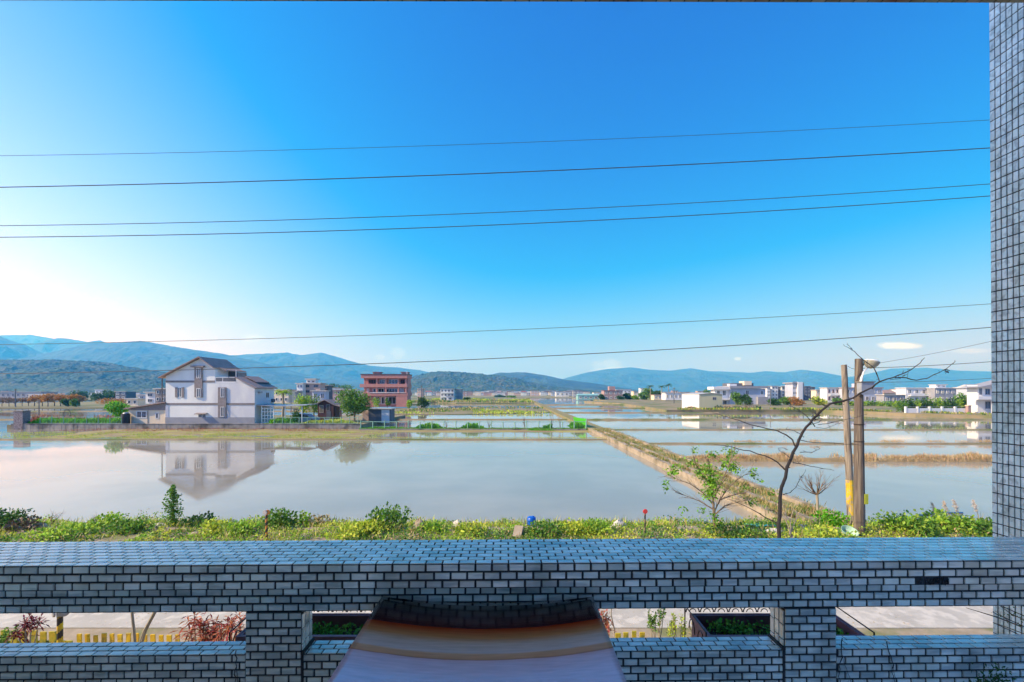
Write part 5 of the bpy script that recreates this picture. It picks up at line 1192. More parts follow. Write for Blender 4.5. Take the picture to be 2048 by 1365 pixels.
limb(g, [(1598,880),(1615,884),(1650,886,-.1),(1690,889,-.2),(1722,891,-.3)], .012, .006)
limb(g, [(1586,926),(1610,930),(1635,935,-.1),(1660,939,-.2)], .014, .006); limb(g, [(1600,905),(1625,905),(1640,898)], .012, .005)
limb(g, [(1575,900),(1567,896),(1557,897)], .010, .005); limb(g, [(1583,918),(1570,908),(1558,901),(1556,896)], .010, .004)
limb(g, [(1636,850),(1655,848,-.1),(1680,842,-.2),(1715,835,-.3),(1735,828,-.4)], .010, .004); limb(g, [(1632,856),(1650,858),(1670,850),(1690,842)], .008, .004)
limb(g, [(1566,990),(1580,986),(1592,975),(1600,958),(1611,942)], .012, .004); limb(g, [(1560,1030),(1548,1022),(1540,1022)], .010, .005)
limb(g, [(1620,850),(1638,845),(1645,838),(1631,832)], .010, .008)
g.build('branches', 'bark_dark', t)
c = MB(); c2 = at(1632,834,T_D); leaf_blob(c, c2, (.10,.05,.10), 60, .08, .04, seed=3); c3_ = at(1893,742,T_D-1); leaf_blob(c, c3_, (.05,.03,.04), 30, .05, .03, seed=4)
for (x, y) in ((1686,806),(1700,805),(1716,790),(1560,1005),(1602,957)): leaf_blob(c, at(x, y, T_D-.3), (.04,.04,.05), 14, .05, .025, seed=x)
c.build('dry_pods', 'bark_dark', t)

random.seed(78)
b = at(1430,1062,16); b.z = zat(1062,16); t = thing('leafy_sapling', b, 'spreading young tree with bright green leaves and bare twigs beside the water', 'tree'); g = MB(); c = MB(); tips = []
def pt(x, y, d=0): return at(x, y, 16+d)
arms = [((1430,1062),(1428,1030),(1426,1000),(1424,970,.1),(1420,940,.2),(1416,915,.2)), ((1428,1025),(1440,1000,-.2),(1455,978,-.3),(1476,958,-.4),(1500,945,-.4)), ((1427,1010),(1405,985,.2),(1380,968,.3),(1352,958,.4),(1335,950,.4)),
        ((1426,1000),(1438,975,-.3),(1452,945,-.3),(1462,920,-.4),(1470,898,-.4)), ((1428,1020),(1400,1003,.2),(1372,992,.3),(1350,985,.3)), ((1429,1030),(1450,1012,-.2),(1478,1004,-.3),(1502,1000,-.3)), ((1424,975,.1),(1404,950,.3),(1392,930,.3),(1386,912,.3)),
        ((1440,1000,-.2),(1468,990,-.3),(1490,985,-.3),(1508,978,-.3))]
for k, a in enumerate(arms):
    P = [pt(*p) for p in a]; n = len(P); r0 = .055 if k == 0 else .028; g.tube(P, [r0*(1-i/(n-1)*.8) for i in range(n)], 6)
    for i in range(1, n):
        for q in range(5):
            d = (P[i]-P[i-1]).normalized()+rv()*.8; e = P[i]+d.normalized()*random.uniform(.15,.5); g.tube([P[i].lerp(P[i-1], random.random()), e], [.008,.003], 3)
for (x, y, w_, h_, n) in ((1424,962,26,22,300),(1420,985,20,16,170),(1418,940,20,16,120),(1452,925,16,16,110),(1462,905,18,14,120),(1470,935,14,12,90),(1385,925,14,10,60),(1350,940,22,12,110),(1395,945,14,10,60),(1425,908,12,8,50),(1505,948,10,12,60),(1488,975,8,6,25),(1500,1003,12,8,50),(1404,1020,10,8,30),(1366,1018,8,6,20),(1330,965,8,6,25),(1332,976,6,6,25),(1428,1035,9,14,60),(1440,1040,6,8,30),(1388,900,10,8,20),(1520,960,6,5,15),(1545,985,8,6,20)):
    cc = pt(x, y, random.uniform(-.4,.4)); k_ = 16/F; leaf_blob(c, cc, (w_*k_, w_*k_*.8, h_*k_), n, .115, .07, seed=x+y, shell=.2, up=-.2)
leafmat('leaf_sap', (.13,.30,.02,1), (.22,.42,.03,1))
g.build('branches', 'bark', t); c.build('foliage', 'leaf_sap', t)

random.seed(79)
b = at(1635,1040,17.5); b.z = zat(1040,17.5); t = thing('pollarded_tree', b, 'small pollarded tree with a fan of bare twigs left of the pale pole', 'tree'); g = MB(); g2 = MB()
top = at(1634,990,17.5); g.tube([b-Vector((0,0,.2)), (b+top)/2+Vector((.02,0,0)), top], [.06,.05,.05], 8); g.build('trunk', 'bark_pale', t)
for k in range(11):
    a = -1.25+2.5*k/10+random.uniform(-.1,.1); d = Vector((math.sin(a), random.uniform(-.4,.4), math.cos(a)*.75+.1)).normalized()
    branchy(g2, top, d, .52, .022, 3, .38, .12, None, 3, 0, (2,3), .66, 4)
g2.build('twigs', 'leaf_twig', t)
b = at(1580,1068,14.5); b.z = zat(1068,14.5); t = thing('bare_shrub', b, 'tangled bare pale shrub at the foot of the channel wall right of the dark tree', 'shrub'); g = MB()
for k in range(3): branchy(g, b, Vector((random.uniform(-.4,.6),0,1)), .55, .024, 3, .6, .1, None, 4, 0, (2,2), .72, 4)
g.build('twigs', 'bark_pale', t)
b = at(100,1052,17.5); b.z = zat(1056,17.5); t = thing('bare_shrub', b, 'sparse bare shrub standing up against the water near the left end of the verge', 'shrub'); g = MB()
for k in range(4): branchy(g, b, Vector((random.uniform(-.7,.7),0,1)), .42, .012, 2, .5, .2, None, 4, 0, (2,3), .7, 3)
g.build('twigs', 'bark', t)
b = at(192,1060,17); b.z = zat(1060,17); t = thing('bare_shrub', b, 'grey-brown twiggy shrub just left of a bright round bush', 'shrub'); g = MB()
for k in range(5): branchy(g, b, Vector((random.uniform(-.6,.6),0,1)), .35, .010, 2, .6, .2, None, 4, 0, (2,3), .7, 3)
g.build('twigs', 'bark', t)
# columnar shrub
b = at(346,1062,16.6); b.z = zat(1062,16.6); t = thing('columnar_shrub', b, 'narrow upright dark green shrub standing against the water', 'shrub'); g = MB(); c = MB()
H = zat(976,16.6)-b.z; g.tube([b, b+Vector((.02,0,H*.9))], [.035,.01], 6); g.tube([b, b+Vector((-.06,0,H*.5))], [.025,.01], 5); g.build('stem', 'bark', t)
for k in range(12):
    f = .2+.8*k/11; rr = .30*(1-.55*abs(f-.4)**1.2)*(1.0 if f < .9 else .5); leaf_blob(c, b+Vector((random.uniform(-.05,.05),0,H*f-.05)), (rr, rr, .13), 95, .10, .06, seed=k, shell=.2)
c.build('foliage', 'leaf_mid', t)

# ------------------------------------------------------------------ verge ground cover and bushes
def verge_z(x, y):
    d = y-14.34; z = 1.0+.10*fbm(x, y, .8) if d > .1 else 1.0; edge = 5.6+.5*fbm(x, 3, .3)+.25*fbm(x, 8, 1.3)
    return z-(d-1.9)/(edge-1.9)*.95 if d > 1.9 else z
random.seed(80)
c = MB(); n = 0
while n < 80000:
    x = random.uniform(-21, 22); y = random.uniform(14.5, 19.9); z = verge_z(x, y)
    if z < .05: n += 1; continue
    dn = fbm(x, y, .55, 3); 
    if abs(x-.73) < .33 and y > 15.9 and random.random() < .8: n += 1; continue
    if dn < (-.24 if y < 15.9 else -.06)+.2*max(0, (y-17.8)/2) and random.random() < .93: n += 1; continue
    hgt = .05+max(0, dn+.08)*.9*random.random()
    p = Vector((x, y, z+hgt*random.random())); mi = 0 if fbm(x+40, y, .7) > .05 else (1 if fbm(x+80, y, .5) > 0 else 2)
    if random.random() < .12: mi = 3
    s_ = random.uniform(.06,.125); c.leaf(p, (rv()+Vector((0,0,.7))).normalized(), (rv()+Vector((0,0,.8))).normalized(), s_, s_*.55, mi); n += 1
for k in range(5200):                                               # taller grass blades and dead stems
    x = random.uniform(-21, 22); y = random.uniform(14.6, 19.3)
    if fbm(x+9, y, .7) < -.02: continue
    c.leaf(Vector((x, y, verge_z(x, y))), Vector((random.uniform(-.5,.5),random.uniform(-.4,.4),1)).normalized(), Vector((random.uniform(-1,1),-1,.3)).normalized(), random.uniform(.15,.48), .022, random.choice((0,1,3,3)))
o = c.build('ground_cover', ['leaf', 'leaf_yellow', 'leaf_mid', 'leaf_dry']); tag(o, kind='stuff')
bushes = [(8,1090,1030,58,16.2,'leaf_dark','large dark green bush cut by the frame at the far left end of the verge',700),
 (48,1088,1046,44,16,'leaf_twig','dry reddish brown bush next to the large dark green one',300),
 (218,1085,1036,48,16.8,'leaf','bright round bush in line with the second gap left of the columnar shrub',500),
 (262,1090,1048,56,15.8,'leaf_mid','mid green bush spreading toward the sandy patch',500),
 (135,1090,1060,90,15.4,'leaf','low wide light green bush between the sparse bare shrub and the round bush',500),
 (398,1088,1040,46,16.6,'leaf_dark','small dark bush just right of the columnar shrub',380),
 (430,1090,1048,44,15.6,'leaf_yellow','yellowish round bush right of the small dark bush',380),
 (480,1092,1052,50,15.4,'leaf','leafy green bush left of the striped post with brown reflectors',420),
 (561,1086,1027,44,16.4,'leaf_mid','rounded tall bush immediately right of the striped post',520),
 (606,1075,1034,26,16.9,'leaf','small round bush on a short stem against the water',240),
 (640,1085,1040,36,16.9,'leaf_dry','wispy pale grass-like bush near the small round one',160),
 (700,1092,1058,70,15.3,'leaf_yellow','low yellow-green bush left of the darkest bush',420),
 (776,1088,1024,66,16.2,'leaf_mid','tall dark-centred bush in the middle of the verge',800),
 (745,1090,1050,50,15.6,'leaf_yellow','yellow-green bush leaning on the left of the tall dark-centred bush',380),
 (868,1088,1052,50,15.8,'leaf','bush with light leaves left of a white rock',320),
 (940,1088,1056,60,15.5,'leaf_yellow','low spreading bush right of the white rock',320),
 (1092,1090,1055,60,15.6,'leaf_mid','broad-leaved low bush just right of the blue barrel',420),
 (1150,1088,1048,52,15.8,'leaf_yellow','yellow-green bush between the blue barrel and the long white slab',420),
 (1190,1088,1050,56,15.7,'leaf','bright bush directly left of the long white slab',420),
 (1475,1092,1062,90,15.2,'leaf_dark','dark shaded low bush under the spreading young tree',500),
 (1640,1085,1066,60,15.2,'leaf_yellow','yellow low bush left of the green basket',300),
 (1663,1075,1030,46,16.8,'leaf_bright','upright tuft of fresh green grass-like leaves beside the channel end',420),
 (1800,1090,1033,70,15.8,'leaf','bright green bush right of the dark pole',700),
 (1842,1090,1046,50,15.4,'leaf_mid','green bush in the gap between two brighter bushes',420),
 (1893,1090,1032,74,15.9,'leaf','widest bright green bush near the pillar',800),
 (1958,1090,1044,60,15.5,'leaf_mid','grassy green bush against the pillar',600)]
for k, (px, yb_, yt, w_, D, m_, lab, n) in enumerate(bushes):
    b = at(px, yb_, D); z = verge_z(b.x, D); random.seed(100+k); bush('bush', lab, px, yb_, yt-7, w_*1.25, D, m_, int(n*1.15), .145, 'bushes along the verge', zb=z-.02, seed=k, blobs=5)

c = MB(); random.seed(130)                                       # fallen leaves and grit on the road
for k in range(1500):
    x = random.uniform(-9, 9); y = 9.45+4.8*random.random()**1.6; s_ = random.uniform(.015,.05); c.leaf(Vector((x, y, 1.006)), Vector((random.uniform(-1,1),random.uniform(-1,1),.05)).normalized(), Vector((0,0,1)), s_, s_*.7, random.choice((0,0,1)))
o = c.build('road_litter', ['leaf_plume','leaf_dry']); tag(o, kind='stuff')
# stones, barrel, net, basket, debris
def rock(px, py, wpx, hpx, D, label, m='stone_pale', flat=.5, cat='rock'):
    c0 = at(px, py, D); g = MB(); s_ = MB(); n = 10; w_ = wpx/F*D/2; h_ = hpx/F*D; prof = []
    c0.z = max(verge_z(c0.x, D), 0)-.03; vs = []; fs = []
    for j in range(5):
        f = j/4; r = (1, 1.02, .9, .62, .12)[j]
        for i in range(n): a = 2*math.pi*i/n; q = 1+.28*mnoise.noise(Vector((i*1.7+px, j*.9, px*.1))); vs.append((c0.x+math.cos(a)*w_*r*q, c0.y+math.sin(a)*w_*.6*r*q, c0.z+h_*f*(1+.15*math.sin(a*2+px))))
    fs = [(j*n+i, j*n+(i+1)%n, (j+1)*n+(i+1)%n, (j+1)*n+i) for j in range(4) for i in range(n)]+[tuple(range(4*n, 5*n))]
    g.add(vs, fs); o = g.build('rock' if cat == 'rock' else 'slab', m); tag(o, label, cat, 'pale stones on the verge')
rock(1237,1057,36,16,16.4,'long bright white slab of rock by the red reflector post', cat='slab'); rock(915,1062,30,16,16.2,'large whitish rock right of the middle bush'); rock(868,1064,16,9,16.4,'small pale rock left of the large whitish one')
rock(838,1070,24,22,16,'buff boulder beside the tall dark-centred bush', 'concrete_pale'); rock(318,1064,44,9,16.4,'flat sandy stone at the foot of the columnar shrub'); rock(395,1076,34,8,15.6,'flat buff stone right of the columnar shrub', 'concrete_pale'); rock(80,1062,34,10,16.3,'low sandy mound between brown and green bushes', 'concrete_pale')
rock(1548,1056,34,8,15.8,'pale rubble stone beside the turquoise netting'); rock(1602,1052,40,8,16.6,'flat cream stone at the foot of the channel wall'); rock(1115,1062,10,7,16.4,'tiny pale stone right of the blue barrel'); rock(1330,1062,14,5,16.3,'tiny pale stone right of the red reflector post')
o = None; g = MB(); p = at(1036,1072,15.4); g.obox((p.x, p.y, 1.06), (.15,.28,.10), rx=R(28), rz=R(-12)); o = g.build('concrete_block', 'concrete_pale'); tag(o, 'tilted pale concrete block left of the blue barrel', 'block')
b = at(1063,1060,17.0); b.z = verge_z(b.x, 17.0)-.02; t = thing('blue_barrel', b, 'small bright blue plastic barrel among leaves at the water edge', 'barrel'); g = MB(); hb = .40
g.lathe(tuple(b), [(.13,0),(.165,.03),(.17,hb*.3),(.175,hb*.32),(.17,hb*.35),(.172,hb*.62),(.178,hb*.64),(.172,hb*.67),(.165,hb*.9),(.13,hb*.96),(.06,hb*.97)], 18); g.build('drum', 'blueplastic', t, smooth=True)
g = MB(); g.lathe((b.x+.06,b.y,b.z+hb*.97), [(.035,0),(.035,.03),(.02,.035)], 10); g.build('cap', 'blueplastic', t)
g = MB(); random.seed(9); n = 12; vs = []; fs = []; p0 = at(1522,1050,16.6); z0_ = verge_z(p0.x, 16.6)
for j in range(7):
    for i in range(n+1): x = p0.x-.42+.84*i/n; y = 16.2+.9*j/6; vs.append((x, y, verge_z(x, y)+.06+.09*abs(fbm(x*3, y*3, .9))))
for j in range(6):
    for i in range(n): k = j*(n+1)+i; fs.append((k,k+1,k+n+2,k+n+1))
g.add(vs, fs); o = g.build('netting', 'teal_net'); tag(o, 'crumpled turquoise netting lying at the water edge', 'netting')
b = at(1696,1072,15.4); b.z = verge_z(b.x, 15.4); t = thing('basket', b, 'tilted shallow pale green basket by the foot of the dark pole', 'basket'); g = MB(); g.lathe(tuple(b), [(.12,0.02),(.2,.09),(.25,.2),(.262,.2),(.215,.08),(.12,.03)], 18)
rot = Matrix.Translation(b) @ Matrix.Rotation(R(28),4,'X') @ Matrix.Translation(-b); g.xf(rot); M['basket'] = mat('pale_green_plastic', (.35,.55,.42,1), (.45,.62,.5,1), 5, .5); g.build('bowl', 'basket', t)
b = at(1582,1074,14.9); b.z = verge_z(b.x, 14.9); t = thing('black_pot', b, 'black plastic plant pot lying between the dark tree and the pale shrub', 'pot'); g = MB(); g.lathe(tuple(b), [(.08,0),(.12,.15),(.135,.16),(.12,.16),(.08,.03)], 14); g.xf(Matrix.Translation(b) @ Matrix.Rotation(R(50),4,'Y') @ Matrix.Translation(-b)); g.build('bowl', 'black', t)
g = MB(); P = [at(x, y, D) for x, y, D in ((1745,1042,20.2),(1790,1040,20.6),(1830,1033,21.2),(1870,1027,21.7),(1905,1025,21.8),(1925,1024,21.8))]
for p in P: p.z = .03
g.tube(P, .045, 6); M['bluehose'] = mat('blue_hose', (.03,.12,.28,1), (.05,.16,.34,1), 4, .5); o = g.build('hose', 'bluehose'); tag(o, 'long dark blue hose floating in the water near the pillar', 'hose')
# plumed reeds right
for k, (px, yt, lean, lab) in enumerate(((1906,1000,-.35,'silvery reed plume nearest the pillar, second from the right'),(1886,1003,-.5,'broad pale reed plume left of the silvery one'),(1945,1000,-.25,'pinkish reed plume closest to the pillar'),(1862,1006,-.6,'faint reed plume farthest from the pillar'))):
    random.seed(200+k); D = 16.2; tip = at(px, yt, D); base = at(px+14-lean*10, 1075, D); base.z = verge_z(base.x, D); t = thing('reed', base, lab, 'reed', 'plumed reeds by the water'); g = MB(); c = MB()
    g.tube([base, base.lerp(tip,.6)+Vector((.05,0,.05)), tip], [.008,.006,.003], 4)
    for q in range(6): e = base+Vector((random.uniform(-.3,.3), random.uniform(-.1,.1), random.uniform(.4,.8))); g.tube([base, base.lerp(e,.5)+Vector((0,0,.08)), e], [.008,.006,.002], 3)
    g.build('stem', 'leaf_dry', t)
    for q in range(170): f = random.random(); p = tip.lerp(base, f*.42); c.leaf(p+rv()*.015*(1+f), (Vector((random.uniform(-.1,.5),0,.1))+rv()*.4).normalized(), rv(), .10*(1-abs(f-.5)), .018)
    c.build('plume', 'leaf_plume', t)
# dry grass on the near bund, sparse on the next
leafmat('leaf_tan', (.50,.33,.15,1), (.62,.46,.26,1), .4, .2)
def bund_grass(x0, x1, y, n, h, m, spread=.5, cover=-.3, wv=.3, sc_=.35):
    c = MB()
    for k in range(n):
        x = random.uniform(x0, x1); 
        if fbm(x, y, sc_) < cover: continue
        yy = y+random.gauss(0, spread)+fbm(x, y, .35)*.22; hh = h*random.uniform(.25,1)**1.3*(1+wv*fbm(x, y, .9)+wv*.7*fbm(x, y+50, 2.6))
        p = Vector((x, yy, max(.0, .25*(1-abs(yy-y))))); d = Vector((random.uniform(-.45,.45), random.uniform(-.3,.3), 1)).normalized(); c.leaf(p, d, Vector((random.uniform(-1,1),-1,.2)).normalized(), hh, max(.018, hh*.06), 0 if random.random() < .75 else 1)
    o = c.build('dry_grass', m); tag(o, kind='stuff'); return o
random.seed(300)
bund_grass(14.6, 47, 38.6, 17000, .50, ['leaf_tan','leaf_dry'], .42, -.22, wv=.9)
bund_grass(24, 62, 51, 7000, .36, ['leaf_tan','leaf_dry'], .26, -.02, wv=.8)
bund_grass(14.6, 95, 70, 6000, .28, ['leaf_dry','leaf'], .3, .0)
bund_grass(14.6, 100, 95, 5000, .4, ['leaf_mid','leaf_dry'], .5, -.1)
bund_grass(-62, 12, 55.6, 9000, .22, ['leaf_yellow','leaf_dry'], .25, -.4)
# grass tufts along the channel path
c = MB()
for k in range(30000):
    y = 17.6+50*random.random()**1.4; x = random.choice((random.uniform(13.1,14.4), random.gauss(12.6,.35), random.gauss(14.5,.2)))
    if fbm(x*.6, y, .5) < -.05: continue
    p = Vector((x, y, .3)); hh = random.uniform(.08,.3); c.leaf(p, Vector((random.uniform(-.5,.5),random.uniform(-.4,.4),1)).normalized(), rv(), hh+.1, .035, random.choice((0,0,1)))
o = c.build('path_grass', ['leaf_dry','leaf_mid']); tag(o, kind='stuff')
# green growth on the strip and by the long fence
c = MB()
def tuft(x0, x1, y0, y1, n, h, mi, thr=-.2, z=.1):
    for k in range(n):
        x = random.uniform(x0, x1) if x1-x0 < 12 else random.uniform(x0, x1); y = random.uniform(y0, y1)
        if fbm(x, y, .25) < thr or x > 12: continue
        hs_ = max(.3, 1-abs((x-(x0+x1)/2)/(x1-x0)*2)**3)*(1+1.1*fbm(x, 3, 1.6)) if x1-x0 < 12 else 1+.8*fbm(x, y, .6)
        c.leaf(Vector((x, y, z)), Vector((random.uniform(-.5,.5),random.uniform(-.3,.3),1)).normalized(), Vector((random.uniform(-1,1),-1,.4)).normalized(), h*hs_*random.uniform(.4,1.1), h*.22, mi)
F_ = lambda px, D=70: xat(px, D)
tuft(F_(720), F_(820), 69.6, 71.5, 1400, .45, 1, -.3); tuft(F_(826), F_(888), 69.8, 71.5, 1700, .95, 1, -.6); tuft(F_(920), F_(968), 69.8, 71.3, 1300, 1.0, 1, -.6)
tuft(F_(722), F_(1172), 69.2, 70.4, 9500, .34, 1, -.6); tuft(F_(722), F_(1172), 69.3, 70.6, 2200, .3, 0, -.3); tuft(F_(1048), F_(1110), 68.0, 69.3, 900, .35, 1, -.4, .02); tuft(F_(1085), F_(1105), 69.5, 70.6, 600, .7, 1, -.8); tuft(F_(1145), F_(1172), 69.5, 76, 900, 1.0, 1, -.8)
tuft(-76, -18, 57, 66, 15000, .16, 0, -.05, .04); tuft(-76, -20, 56.5, 66, 5000, .16, 1, .05, .04); tuft(-70, -25, 66, 71.5, 3500, .2, 2, -.1, .1)
tuft(F_(78,74), F_(243,74), 72.3, 75, 5200, 1.0, 1, -.35, .65); tuft(F_(78,78), F_(243,78), 75, 80, 2200, 1.3, 2, .05, .65); tuft(F_(600,74), F_(715,74), 72.6, 75, 2600, .8, 0, -.3, .65); tuft(F_(548,76), F_(600,76), 73, 77, 1500, 1.1, 1, -.2, .65)
o = c.build('weeds', ['leaf_yellow','leaf_bright','leaf_redbrown']); tag(o, kind='stuff')

# ------------------------------------------------------------------ trees of the middle distance
random.seed(400)
tree('round_tree', 'large round green tree between the timber shed and the flat black shed', 709, 842, 782, 66, 79, 'leaf_mid', n=4200, l=.42, zb=.6, blobs=9, trunk=.28, seed=2)
tree('garden_tree', 'small yellow-green tree behind the carport left of the timber shed', 607, 818, 790, 30, 92, 'leaf', n=1100, l=.4, zb=.6, blobs=4, seed=3)
tree('garden_tree', 'second small green tree touching the left of the timber shed roof', 628, 820, 792, 26, 95, 'leaf_mid', n=900, l=.4, zb=.6, blobs=4, seed=5)
tree('garden_tree', 'low bright shrub-like tree in front of the carport posts', 592, 848, 821, 22, 77, 'leaf', n=600, l=.28, zb=.6, blobs=3, seed=6, trunk=.15)
tree('garden_tree', 'bright green wide tree over the black drum beside the cream annex', 238, 830, 806, 40, 77, 'leaf_bright', n=1500, l=.38, zb=.6, blobs=5, seed=7, trunk=.3)
tree('garden_tree', 'bushy tree right of the dark pink villa near dark rubble', 846, 812, 797, 22, 160, 'leaf_dark', n=900, l=.7, zb=.3, blobs=4, seed=8, trunk=.1)
tree('garden_tree', 'low light tree by the porch of the dark pink villa', 818, 812, 800, 14, 165, 'leaf', n=500, l=.6, zb=.3, blobs=3, seed=9, trunk=.15)
tree('garden_tree', 'small round tree in front of the entrance of the dark pink villa', 775, 812, 798, 10, 166, 'leaf_mid', n=400, l=.6, zb=.3, blobs=3, seed=10, trunk=.2)
tree('garden_tree', 'thin yellowish tree left of the entrance of the dark pink villa', 752, 812, 797, 16, 164, 'leaf', n=420, l=.6, zb=.3, blobs=4, seed=11, trunk=.2)
def palm(px, ybase, ytop, D, label, n=16, L_=2.2, m='leaf_mid', zb=.5, r=.18):
    b = at(px, ybase, D); b.z = zb; top = at(px, ytop, D); t = thing('palm_tree', b, label, 'palm tree', 'palms'); g = MB(); g.tube([b, (b+top)/2+Vector((.1,0,0)), top], [r*1.3, r, r*.9], 8); g.build('trunk', 'bark_pale', t); c = MB()
    for k in range(n):
        a = 2*math.pi*k/n+random.uniform(-.2,.2); el = random.uniform(.1,1.0); p = top.copy(); d = Vector((math.cos(a)*math.cos(el), math.sin(a)*math.cos(el), math.sin(el)))
        for q in range(7):
            d2 = (d+Vector((0,0,-.19*q*1.3))).normalized(); sd_ = d2.cross(Vector((0,0,1))).normalized(); p2 = p+d2*L_/7
            for s_ in (-1,1): c.leaf(p, (d2*.7+sd_*s_*.8+Vector((0,0,-.25))).normalized(), Vector((0,0,1)), L_*.33*(1-q/9), L_*.07)
            c.leaf(p, d2, Vector((0,0,1)), L_/6, L_*.05); p = p2
    c.build('crown', m, t)
palm(566, 812, 785, 98, 'fan palm with a yellow-green crown right of the white gabled house', 20, 2.4, 'leaf', .5, .25)
for px, yt, lab in ((1300.5,773,'first of three slim tall palms beyond the water, lowest crown'),(1323.5,773.5,'middle one of the three slim tall palms'),(1337,770.5,'tallest slim palm, rightmost of the three')): palm(px, 800, yt, 300, lab, 14, 3.2, 'leaf_dark', .3, .22)
for px, yb_, yt, w_, D, m_, lab in ((1256,803,788,18,325,'leaf_dark','dark round tree right of the small brownish pink house'),(1285,803,786,20,320,'leaf_mid','bushy tree between the yellow house and the palms'),(1301,803,779,30,310,'leaf_mid','tall feathery tree clump under the first slim palm'),(1318,803,782,20,306,'leaf_dark','dark tree under the middle slim palm'),
    (1270,803,793,14,322,'leaf','low pale shrub tree in front of the yellow house'),(1242,803,794,12,315,'leaf_dark','small dark tree against the brownish pink house'),(1203,803,790,10,316,'leaf_dark','dark narrow tree between the teal shed and brownish pink house'),
    (1473,812,786,25,176,'leaf_mid','round green tree in front of the shaded villa wall, left one'),(1495,812,791,22,174,'leaf_dark','darker green tree in front of the shaded villa wall, right one'),
    (1572,812,796,26,180,'leaf_mid','green tree in front of the apartment row'),(1594,814,796,26,172,'leaf_orange','orange-brown bare-looking tree below the pale tower'),(1638,812,795,26,180,'leaf_yellow','yellow-green tree left of the columned white house'),(1676,812,797,20,178,'leaf_mid','small green tree by the porch of the columned white house'),
    (1424,782,781,1,300,'leaf_mid',None),(1416,800,783,16,330,'leaf_mid','dark green tree showing above the warehouse roof'),(1548,812,800,22,176,'leaf_dark','low dark tree by the pale thin pole'),
    (1962,812,800,26,118,'leaf','green garden tree right beside the corner villa'),(1925,806,790,26,150,'leaf_mid','soft green tree behind the red-brown gate pillar'),(1940,800,786,16,170,'leaf_dark','dark green tree behind the corner villa balcony'),
    (197,806,789,22,300,'leaf_dark','dark green tree behind the red flower hedge, left one'),(222,806,784,34,310,'leaf_dark','largest dark green tree behind the red flower hedge'),(133,812,800,16,172,'leaf_dark','small round dark bush tree right of the orange trees'),(148,812,800,13,170,'leaf_mid','small round green bush tree, the right one of the pair'),
    (160,806,783,28,330,'leaf_dark','dark tree behind the orange trees at their right end'),(663,784,769,40,520,'leaf_dark','dark wooded clump left of the dark pink villa with white specks'),(690,784,770,34,540,'leaf_mid','green wooded clump just left of the dark pink villa roof'),
    (935,806,797,14,290,'leaf_dark','low dark bushes right of the modern pale house'),(1000,800,793,20,520,'leaf_dark','dark trees at the far end of the fields near the path'),(1022,801,794,16,480,'leaf_mid','green trees at the far end of the path')):
    if lab: tree('garden_tree', lab, px, yb_, yt, w_, D, m_, n=int(500+w_*22), l=max(.35, D*.0042), zb=.3 if D > 200 else .6, blobs=5, seed=px, trunk=.12, group='scattered trees')
random.seed(401)
for k in range(14):                                                 # row of orange-leaved trees at left
    px = -8+k*13.0+random.uniform(-2,2); og = k >= 6
    tree('orange_tree', ('tree with a dense orange crown in the row below the left hill' if og else 'nearly bare reddish brown tree in the row at far left'), px, 816, (792-random.random()*3) if og else 797, 21 if og else 15, 178+random.uniform(-4,6), 'leaf_orange' if og else 'leaf_pink', bark='bark_dark', n=620 if og else 260, l=.62, zb=.3, blobs=4, trunk=.42 if og else .5, seed=k, group='row of orange and bare trees')
# hedge behind the white garden wall
for k, px in enumerate((1806,1818,1832,1846,1860,1874,1888,1902,1916,1930)):
    yt = (801,799,797,797,796,796,798,797,799,796)[k]
    bush('hedge_bush', ('yellowish green' if k % 3 == 2 else ('dark green' if k % 2 else 'fresh green'))+' hedge bush behind the white garden wall, '+('first','second','third','fourth','fifth','sixth','seventh','eighth','ninth','last')[k]+' from its open end', px, 824, yt, 19, 116, 'leaf' if k % 3 == 2 else ('leaf_dark' if k % 2 else 'leaf_mid'), 620, .5, 'hedge bushes behind the garden wall', 'hedge bush', .6, 3, k)
for k, (px, D) in enumerate(((1700,172),(1716,171),(1732,170),(1748,168),(1764,166),(1780,160),(1794,150))):
    bush('hedge_bush', ('low green bush before the wide pale grey house, ' if k < 5 else 'low green bush before the low slate house, ')+('first','second','third','fourth','fifth','first','second')[k]+' from the poles', px, 815, 803, 17, D, 'leaf_mid' if k % 2 else 'leaf', 380, .6, 'low bushes along the far bank', 'bush', .6, 3, k)
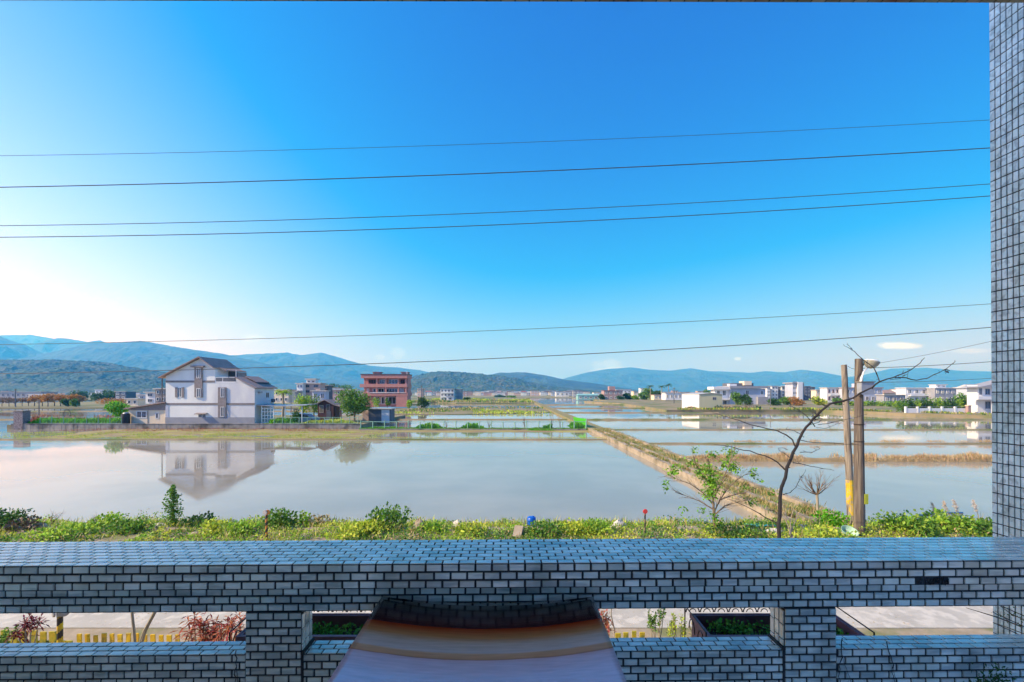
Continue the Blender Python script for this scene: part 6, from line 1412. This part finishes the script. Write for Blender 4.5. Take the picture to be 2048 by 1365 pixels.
for k, (px, D) in enumerate(((1420,140),(1437,137),(1455,136),(1475,136),(1495,136),(1515,136),(1380,138))):
    bush('hedge_bush', ('dark scrub','brown-green scrub')[k % 2]+' at the water edge by the warehouse, '+('under its window','at its right corner','right of the corner','before the round villa tree','before the darker villa tree','before the villa porch','at its white side wall')[k], px, 822, 812 if k < 2 else 814, 18, D, 'leaf_dark' if k % 2 else 'leaf_twig', 320, .45, 'scrub by the warehouse', 'bush', .5, 3, k)
c = MB(); random.seed(450)
for k in range(9000):
    D = random.choice((random.uniform(118,165), random.uniform(236,262), random.uniform(262,330))); x = random.uniform(-58 if D > 160 else -34, 11.6)
    if fbm(x, D, .045) < -.02: continue
    z = .1 if D < 200 else .25; h_ = D*.006*random.uniform(.3,1)
    c.leaf(Vector((x, D, z)), Vector((random.uniform(-.6,.6),0,1)).normalized(), Vector((random.uniform(-1,1),-1,.4)).normalized(), h_, h_*.5, 0 if fbm(x, D, .02) > 0 else random.choice((1,2)))
for k in range(3500):
    x = random.uniform(50, 110); D = random.uniform(131, 136)+max(0, 100-x)*0
    if x > 92: D = 131-(x-92)*1.7+random.uniform(0,4)
    if fbm(x, D, .12) < -.05: continue
    h_ = random.uniform(.3,.9); c.leaf(Vector((x, D, .7)), Vector((random.uniform(-.6,.6),0,1)).normalized(), Vector((random.uniform(-1,1),-1,.4)).normalized(), h_, h_*.4, random.choice((0,1,2)))
o = c.build('field_weeds', ['leaf_yellow','leaf_dry','leaf_mid']); tag(o, kind='stuff')
# thin saplings behind the long fence
for k, px in enumerate((795,893,978,1050,1104,1120)):
    random.seed(500+k); b = at(px, 0, 72); b.z = .1; t = thing('bare_sapling', b, ('slender pink-brown','slender leafless','very thin bare','reddish twiggy','spreading reddish','yellow-budded')[k]+' sapling behind the long thin green fence, '+('nearest the black shed','second from the black shed','above the middle posts','right of the middle','in front of the path','closest to the bright green net')[k], 'sapling', 'saplings behind the green fence'); g = MB()
    for q in range(3): branchy(g, b, Vector((random.uniform(-.25,.25),0,1)), 1.0 if k < 3 else 1.3, .05, 2, .5, .3, None, 3, 0, (2,3), .6, 3)
    g.build('twigs', 'leaf_pink', t)
